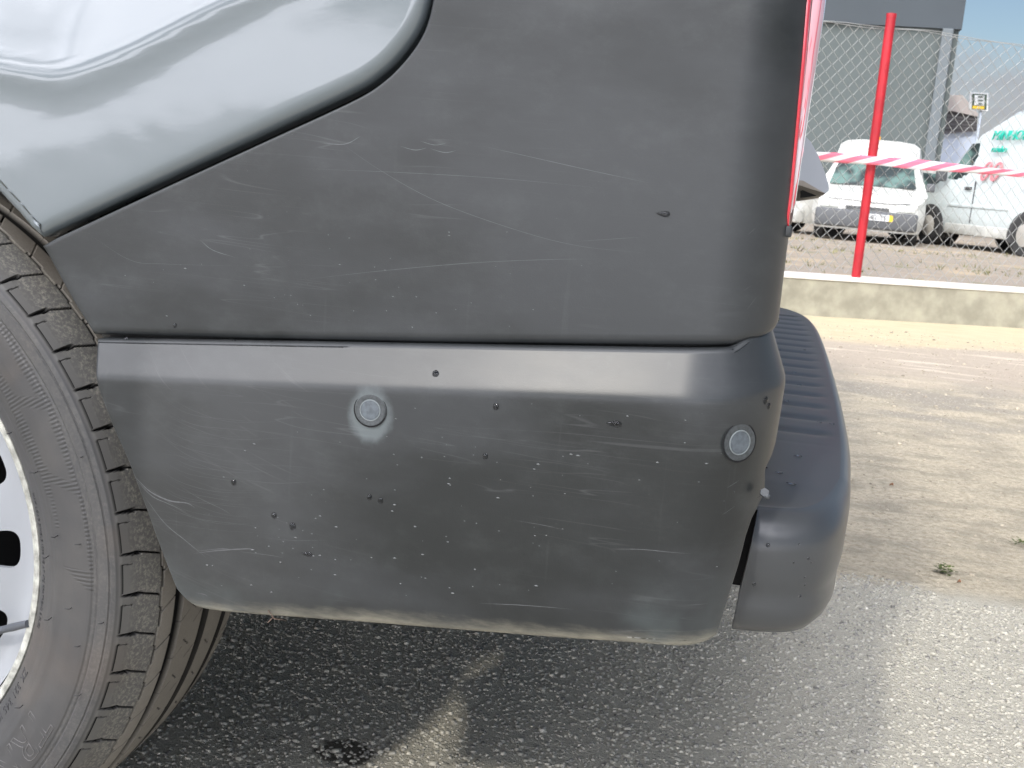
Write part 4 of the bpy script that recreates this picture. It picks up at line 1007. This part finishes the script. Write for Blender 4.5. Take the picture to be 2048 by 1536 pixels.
# wiper and leaves on the bonnet
Vt, Ft = tube_data([(-.50, .93, .925), (-.1, 1.0, .955), (.05, 1.02, .965)], .012, 5); _mo('wiper', Vt, Ft, M_black, car)
Vt, Ft = tube_data([(-.62, .0, .675), (-.2, -.01, .67), (.0, .0, .655), (.4, .0, .655), (.66, .02, .675)], .008, 5); _mo('bonnet_seam', Vt, Ft, M_wplastic, car)
# pale car behind its flank, mostly hidden
pc = atY(1600, 470, 22.5)
car2 = vehicle('pale_hatchback', (.32, 21.6, 0), math.radians(-62), [(0, .45), (.05, .62), (.9, .86), (1.05, .90), (1.7, 1.34), (2.3, 1.42), (3.2, 1.36), (3.7, .95), (3.8, .6)], 3.85, .78,
               'pale grey car half hidden behind the van corner, left of the small white van', 'car', 'old vehicles parked beyond the fence', M_sill, .76, .20, .84)
for sx in (-1, 1):
    vpart(car2, 'side_window', lambda bm: quadface(bm, [(sx*.775, 1.35, .88), (sx*.775, 3.0, .88), (sx*.66, 2.8, 1.26), (sx*.66, 1.8, 1.26)], .025*sx), M_glass)
    for y in (.70, 3.05): vwheel(car2, sx*.70, y, .28, .17, sx)
vpart(car2, 'front_bumper', lambda bm: box(bm, (-.72, -.06, .2), (.72, .12, .44), bev=.03), M_sill, True, 50)
# large white panel van on the right
VL = Vector((3.02, 21.9, 0)); VR = Vector((4.18, 19.7, 0)); dirv = (VL-VR).normalized()   # nose towards the left
rz = math.atan2(dirv.y, dirv.x)+math.pi/2
bigl = VL+dirv*.72+Vector((-dirv.y, dirv.x, 0))*-.0
nrm = Vector((dirv.y, -dirv.x, 0)); nrm = nrm if nrm.y < 0 else -nrm
bo = VL+dirv*.70-nrm*.86
big = vehicle('panel_van', bo, rz, [(0, .62), (.05, .84), (.65, 1.04), (.80, 1.12), (1.30, 1.72), (1.62, 2.02), (2.3, 2.32), (3.2, 2.46), (4.9, 2.50), (5.3, 2.44)], 5.3, .92,
              'large white panel van with teal and red lettering parked at the right beyond the fence', 'van', 'old vehicles parked beyond the fence', M_white, .84, .26, 1.10)
big.rotation_euler.z = rz
inv = big.matrix_basis.inverted()
sx = 1 if (Matrix.Rotation(-rz, 4, 'Z') @ nrm.to_4d()).x > 0 else -1
for s_ in (-1, 1):
    for y in (.70, 3.20): vwheel(big, s_*.83, y, .34, .22, s_)
    [vpart(big, 'wheel_arch', lambda bm: arch(bm, s_*.925, y, .42, s_), M_black) for y in (.70, 3.20)]
    vpart(big, 'door_window', lambda bm: quadface(bm, [(s_*.885, .98, 1.16), (s_*.885, 1.68, 1.16), (s_*.80, 1.68, 1.80), (s_*.80, 1.42, 1.78)], .03*s_), M_glass)
    vpart(big, 'mirror', lambda bm: box(bm, (min(s_*.95, s_*1.12), .95, 1.12), (max(s_*.95, s_*1.12), 1.08, 1.42), bev=.03), M_wplastic, True, 50)
    vpart(big, 'door_handle', lambda bm: box(bm, (min(s_*.90, s_*.945), 1.56, 1.00), (max(s_*.90, s_*.945), 1.72, 1.05), bev=.008), M_black, True, 50)
    vpart(big, 'side_moulding', lambda bm: box(bm, (min(s_*.90, s_*.935), 1.15, .70), (max(s_*.90, s_*.935), 2.74, .76), bev=.01), M_white, True, 50)
    vpart(big, 'sill', lambda bm: box(bm, (min(s_*.84, s_*.93), 1.15, .24), (max(s_*.84, s_*.93), 2.76, .42), bev=.02), M_sill, True, 50)
    vpart(big, 'door_gap', lambda bm: (box(bm, (min(s_*.905, s_*.928), 1.80, .45), (max(s_*.905, s_*.928), 1.815, 1.15))), M_wplastic)
vpart(big, 'windscreen', lambda bm: quadface(bm, [(.74, .80, 1.15), (-.74, .80, 1.15), (-.66, 1.30, 1.745), (.66, 1.30, 1.745)], .02), M_glass)
vpart(big, 'front_bumper', lambda bm: box(bm, (-.86, -.08, .25), (.86, .16, .58), bev=.04), M_wplastic, True, 50)
M_teal = simple('teal_vinyl', (.02, .42, .32), .5); M_redv = simple('faded_red_vinyl', (.55, .20, .22), .5)
def side_text(txt, size, y, z, mat, nm, shear=0, lean_=.10, spacing=1.0):
    # text on the visible flank, reading along the body
    R = Matrix(((0, 0, sx, 0), (-sx*-1 if sx < 0 else 1*-1*-1, 0, 0, 0), (0, 1, 0, 0), (0, 0, 0, 1)))
    xdir = Vector((0, 1, 0)) if sx > 0 else Vector((0, -1, 0)); zd = Vector((sx, 0, lean_)).normalized(); yd = zd.cross(xdir)
    R = Matrix((( xdir.x, yd.x, zd.x), (xdir.y, yd.y, zd.y), (xdir.z, yd.z, zd.z))).to_4x4()
    xx = {1.9: .865, 1.68: .89, 1.30: .915}.get(z, .9)
    return text_mesh(nm, txt, size, mat, big, Matrix.Translation((sx*(xx+.012), y, z)) @ R, shear, .012, None, spacing)
side_text('MINHOM', .22, 2.45, 1.9, M_teal, 'teal_lettering', .25); side_text('minho', .15, 2.25, 1.68, M_teal, 'teal_lettering', .2)
side_text('00', .46, 2.12, 1.30, M_redv, 'red_lettering', .35, .05, 1.1)
# white rack between the two vans
rack = empty('storage_rack', (0, 0, 0), 0, 'thin white metal frame standing between the small van and the panel van', 'rack')
ra, rb_ = atY(1853, 340, 22.0), atY(1880, 352, 22.0)
def bar(nm, a, b, r, par, mat): Vt, Ft = tube_data([a, b], r, 6); return _mo(nm, Vt, Ft, mat, par)
for nm, a, b in [('upright', (3.13, 22, 0), (3.13, 22, 1.42)), ('upright', (3.40, 22, 0), (3.40, 22, 1.42)), ('upright', (3.13, 22.4, 0), (3.13, 22.4, 1.42)), ('upright', (3.40, 22.4, 0), (3.40, 22.4, 1.42)), ('shelf_rail', (3.13, 22, 1.12), (3.40, 22, 1.12)), ('shelf_rail', (3.13, 22, .90), (3.40, 22, .90)), ('shelf_rail', (3.13, 22, 1.40), (3.40, 22, 1.40)), ('shelf_rail', (3.13, 22.4, 1.40), (3.40, 22.4, 1.40))]: bar(nm, a, b, .013, rack, M_cap)

# ------------------------------------------------------------ buildings and sign
bld = empty('grey_warehouse', (0, 31, 0), 0, 'big grey warehouse with a dark upper band behind the small white van', 'building')
def bpart(root, nm, lo, hi, mat, bev=0):
    bm = bmesh.new(); box(bm, lo, hi, bev=bev); o = _bo(nm, bm, mat); o.parent = root; o.matrix_parent_inverse = Matrix.Translation(-root.location); return o
bpart(bld, 'wall', (-14, 30.02, 0), (4.12, 44, 5.0), M_bld)
bpart(bld, 'fascia', (-14.02, 29.9, 4.85), (4.16, 44.1, 7.2), M_bld2)
bpart(bld, 'drainpipe', (3.72, 29.82, 0), (3.98, 29.98, 4.85), simple('dark_pipe', (.12, .14, .15), .6), .03)
bpart(bld, 'roof', (-14.6, 29.1, 7.2), (4.9, 45, 7.35), M_bld2)
bpart(bld, 'door', (3.1, 29.96, 0), (3.30, 30.01, 2.1), simple('rust_red_door', (.20, .05, .04), .7))
b2 = empty('dark_shed', (5, 42, 0), 0, 'dark brown shed with a pale sloping roof beyond the grey warehouse', 'building')
def q42(px, py, Y=42.0): return atY(px, py, Y)
bm = bmesh.new(); P4 = [q42(1880, 216), q42(1955, 232), q42(1953, 262), q42(1880, 268)]
a = [bm.verts.new(p) for p in P4]; b = [bm.verts.new(p+np.array([0, 6, 0])) for p in P4]; bm.faces.new(a); bm.faces.new(b[::-1])
for i in range(4): bm.faces.new((a[i], b[i], b[(i+1) % 4], a[(i+1) % 4]))
bmesh.ops.recalc_face_normals(bm, faces=bm.faces); o = _bo('upper_wall', bm, M_dk); o.parent = b2; o.matrix_parent_inverse = Matrix.Translation(-b2.location)
def pbx(root, nm, P, dy, mat):
    bm = bmesh.new(); a = [bm.verts.new(p) for p in P]; b = [bm.verts.new(p+np.array([0, dy, 0])) for p in P]; bm.faces.new(a); bm.faces.new(b[::-1]); n = len(P)
    for i in range(n): bm.faces.new((a[i], b[i], b[(i+1) % n], a[(i+1) % n]))
    bmesh.ops.recalc_face_normals(bm, faces=bm.faces); o = _bo(nm, bm, mat); o.parent = root; o.matrix_parent_inverse = Matrix.Translation(-root.location); return o
pbx(b2, 'roof', [q42(1880, 190, 41.9), q42(1925, 190, 41.9), q42(1957, 228, 41.9), q42(1955, 233, 41.9), q42(1880, 217, 41.9)], 6.4, M_roofp)
pbx(b2, 'lower_wall', [q42(1880, 268.5, 42.2), q42(1952, 262.5, 42.2), q42(1952, 400, 42.2), q42(1880, 400, 42.2)], 5.5, M_pale)
for k in range(5): pbx(b2, 'wall_slat', [q42(1880, 222+k*9, 41.97), q42(1954, 236+k*5.5, 41.97), q42(1954, 237+k*5.5, 41.97), q42(1880, 223.2+k*9, 41.97)], .02, M_black)
sign = empty('roadside_sign', (0, 0, 0), 0, 'small square white sign with dark green border and yellow strip on a pole', 'sign')
SY = 34.0; sp_ = lambda x, y, Y=SY: atY(x, y, Y)
def sq(nm, x0, y0, x1, y1, mat, Y, dy=.05):
    P = [sp_(x0, y0+(.02*0), Y), sp_(x1, y0+(x1-x0)*.06, Y), sp_(x1-1, y1+(x1-x0)*.06, Y), sp_(x0-1, y1, Y)]
    bm = bmesh.new(); a = [bm.verts.new(p) for p in P]; b = [bm.verts.new(p+np.array([0, dy, 0])) for p in P]; bm.faces.new(a); bm.faces.new(b[::-1])
    for i in range(4): bm.faces.new((a[i], b[i], b[(i+1) % 4], a[(i+1) % 4]))
    bmesh.ops.recalc_face_normals(bm, faces=bm.faces); o = _bo(nm, bm, mat); o.parent = sign; return o
M_sg = simple('sign_dark_green', (.05, .085, .055), .5); M_sw = simple('sign_white', (.78, .80, .80), .5); M_sy = simple('sign_yellow', (.75, .50, .02), .5)
sq('sign_board', 1939, 184, 1977, 220, M_sw, SY)
sq('sign_border', 1945, 187, 1974, 217.5, M_sg, SY-.03, .02); sq('sign_centre', 1949.5, 190, 1969, 210, M_sw, SY-.06, .02); sq('sign_strip', 1945.5, 211, 1969, 217, M_sy, SY-.06, .02)
for yy in (192, 199, 206): sq('sign_letter', 1957, yy, 1967, yy+2.4, M_sg, SY-.09, .02)
pp0 = sp_(1962, 222, SY+.08); Vt, Ft = tube_data([(pp0[0], SY+.08, 0), (pp0[0], SY+.08, pp0[2]+.3)], .035, 8); _mo('sign_pole', Vt, Ft, M_pale, sign)

# ------------------------------------------------------------ weeds, leaves, stones
M_leaf = simple('weed_leaf', (.075, .10, .022), .7, var=.4, vscale=60); M_dry = simple('dry_leaf', (.24, .11, .05), .8)
def weed(loc, n, r, label, size=.012):
    V = []; F = []
    for i in range(n):
        a = random.uniform(0, 6.28); d = r*random.random()**.6; h_ = random.uniform(.002, .014); c = np.array([loc[0]+d*math.cos(a), loc[1]+d*math.sin(a)*.8, h_])
        a2 = random.uniform(0, 6.28); L_ = size*random.uniform(.5, 1.1); dx = np.array([math.cos(a2), math.sin(a2), random.uniform(-.1, .5)])*L_; sd = np.array([-math.sin(a2), math.cos(a2), .1])*L_*.32; b0 = len(V)
        V += [c, c+dx*.5+sd, c+dx, c+dx*.5-sd]; F.append((b0, b0+1, b0+2, b0+3))
    return tag(_mo('weed', V, F, M_leaf, None, False), label, 'weed')
weed(ground(1893, 1147), 48, .019, 'small green weed growing at the edge where asphalt meets the sandy concrete')
weed(ground(2038, 1092), 24, .018, 'tiny dark weed on the sandy concrete by the right edge of the view', .01)
def tufts():
    V = []; F = []
    for i in range(1500):
        s = random.uniform(-1, 9); n_ = random.uniform(.3, 11)
        if math.sin(s*1.7+n_*1.1)+math.sin(n_*2.3-s) < .5: continue
        c = wpt(s, n_, .006); h_ = random.uniform(.02, .07)
        for k in range(4):
            a = random.uniform(0, 6.28); d = np.array([math.cos(a), math.sin(a), 0]); b0 = len(V); cc_ = c+d*random.uniform(0, .05)
            V += [cc_-np.array([d[1], -d[0], 0])*.006, cc_+np.array([d[1], -d[0], 0])*.006, cc_+d*h_*.8+np.array([0, 0, h_])]; F.append((b0, b0+1, b0+2))
    kind(_mo('dry_grass', V, F, simple('dry_grass_blades', (.20, .19, .08), .8, var=.4, vscale=3), None, False), 'stuff')
tufts()
def pebbles():
    V = []; F = []
    bm0 = bmesh.new(); bmesh.ops.create_icosphere(bm0, subdivisions=1, radius=1); bv = np.array([v.co[:] for v in bm0.verts]); bf = [[v.index for v in f.verts] for f in bm0.faces]; bm0.free()
    for i in range(2600):
        x = random.uniform(.1, 2.0); y = random.uniform(2.05, 6.4)
        r = random.uniform(.0012, .0034)*(1+.12*y)*(1.5 if random.random() < .06 else .8); b0 = len(V); V += [tuple(v*np.array([r*1.2, r, r*.6])*np.array([random.uniform(.8, 1.2), 1, 1])+np.array([x, y, r*.3])) for v in bv]; F += [[k+b0 for k in f] for f in bf]
    kind(_mo('loose_grit', V, F, simple('grit', (.40, .35, .27), .9, var=.5, vscale=35), None, False), 'stuff')
pebbles()
def leaf(px, py, sz, label, mat=M_dry):
    p = ground(px, py, .004); a = random.uniform(0, 3); V = []
    for k in range(8): t_ = 2*math.pi*k/8; V.append((p[0]+sz*math.cos(t_)*math.cos(a)-sz*.45*math.sin(t_)*math.sin(a), p[1]+sz*math.cos(t_)*math.sin(a)+sz*.45*math.sin(t_)*math.cos(a), .005+.003*math.sin(2*t_)))
    o = _mo('dry_leaf', V+[tuple(p)], [(k, (k+1) % 8, 8) for k in range(8)], mat, None, False); md = o.modifiers.new('t', 'SOLIDIFY'); md.thickness = .0004; return tag(o, label, 'leaf')
leaf(1783, 969, .006, 'tiny brown dry leaf on the sandy concrete just beyond the rear step')
leaf(1918, 1163, .005, 'tiny orange leaf lying beside the small green weed')
# twig caught under the bumper edge
q_, z_t = PB.inv(552, 1232); Vt, Ft = tube_data([(q_-.006, .746, z_t+.004), (q_, .744, z_t-.001), (q_+.008, .747, z_t-.002)], [.0003, .0005, .0002], 6)
tube_data([(q_-.001, .744, z_t), (q_-.004, .742, z_t-.004)], .0005, 6, Vt, Ft)
tag(_mo('twig', Vt, Ft, simple('twig_bark', (.06, .038, .025), .8)), 'tiny brown twig caught on the lower edge of the bumper', 'twig')
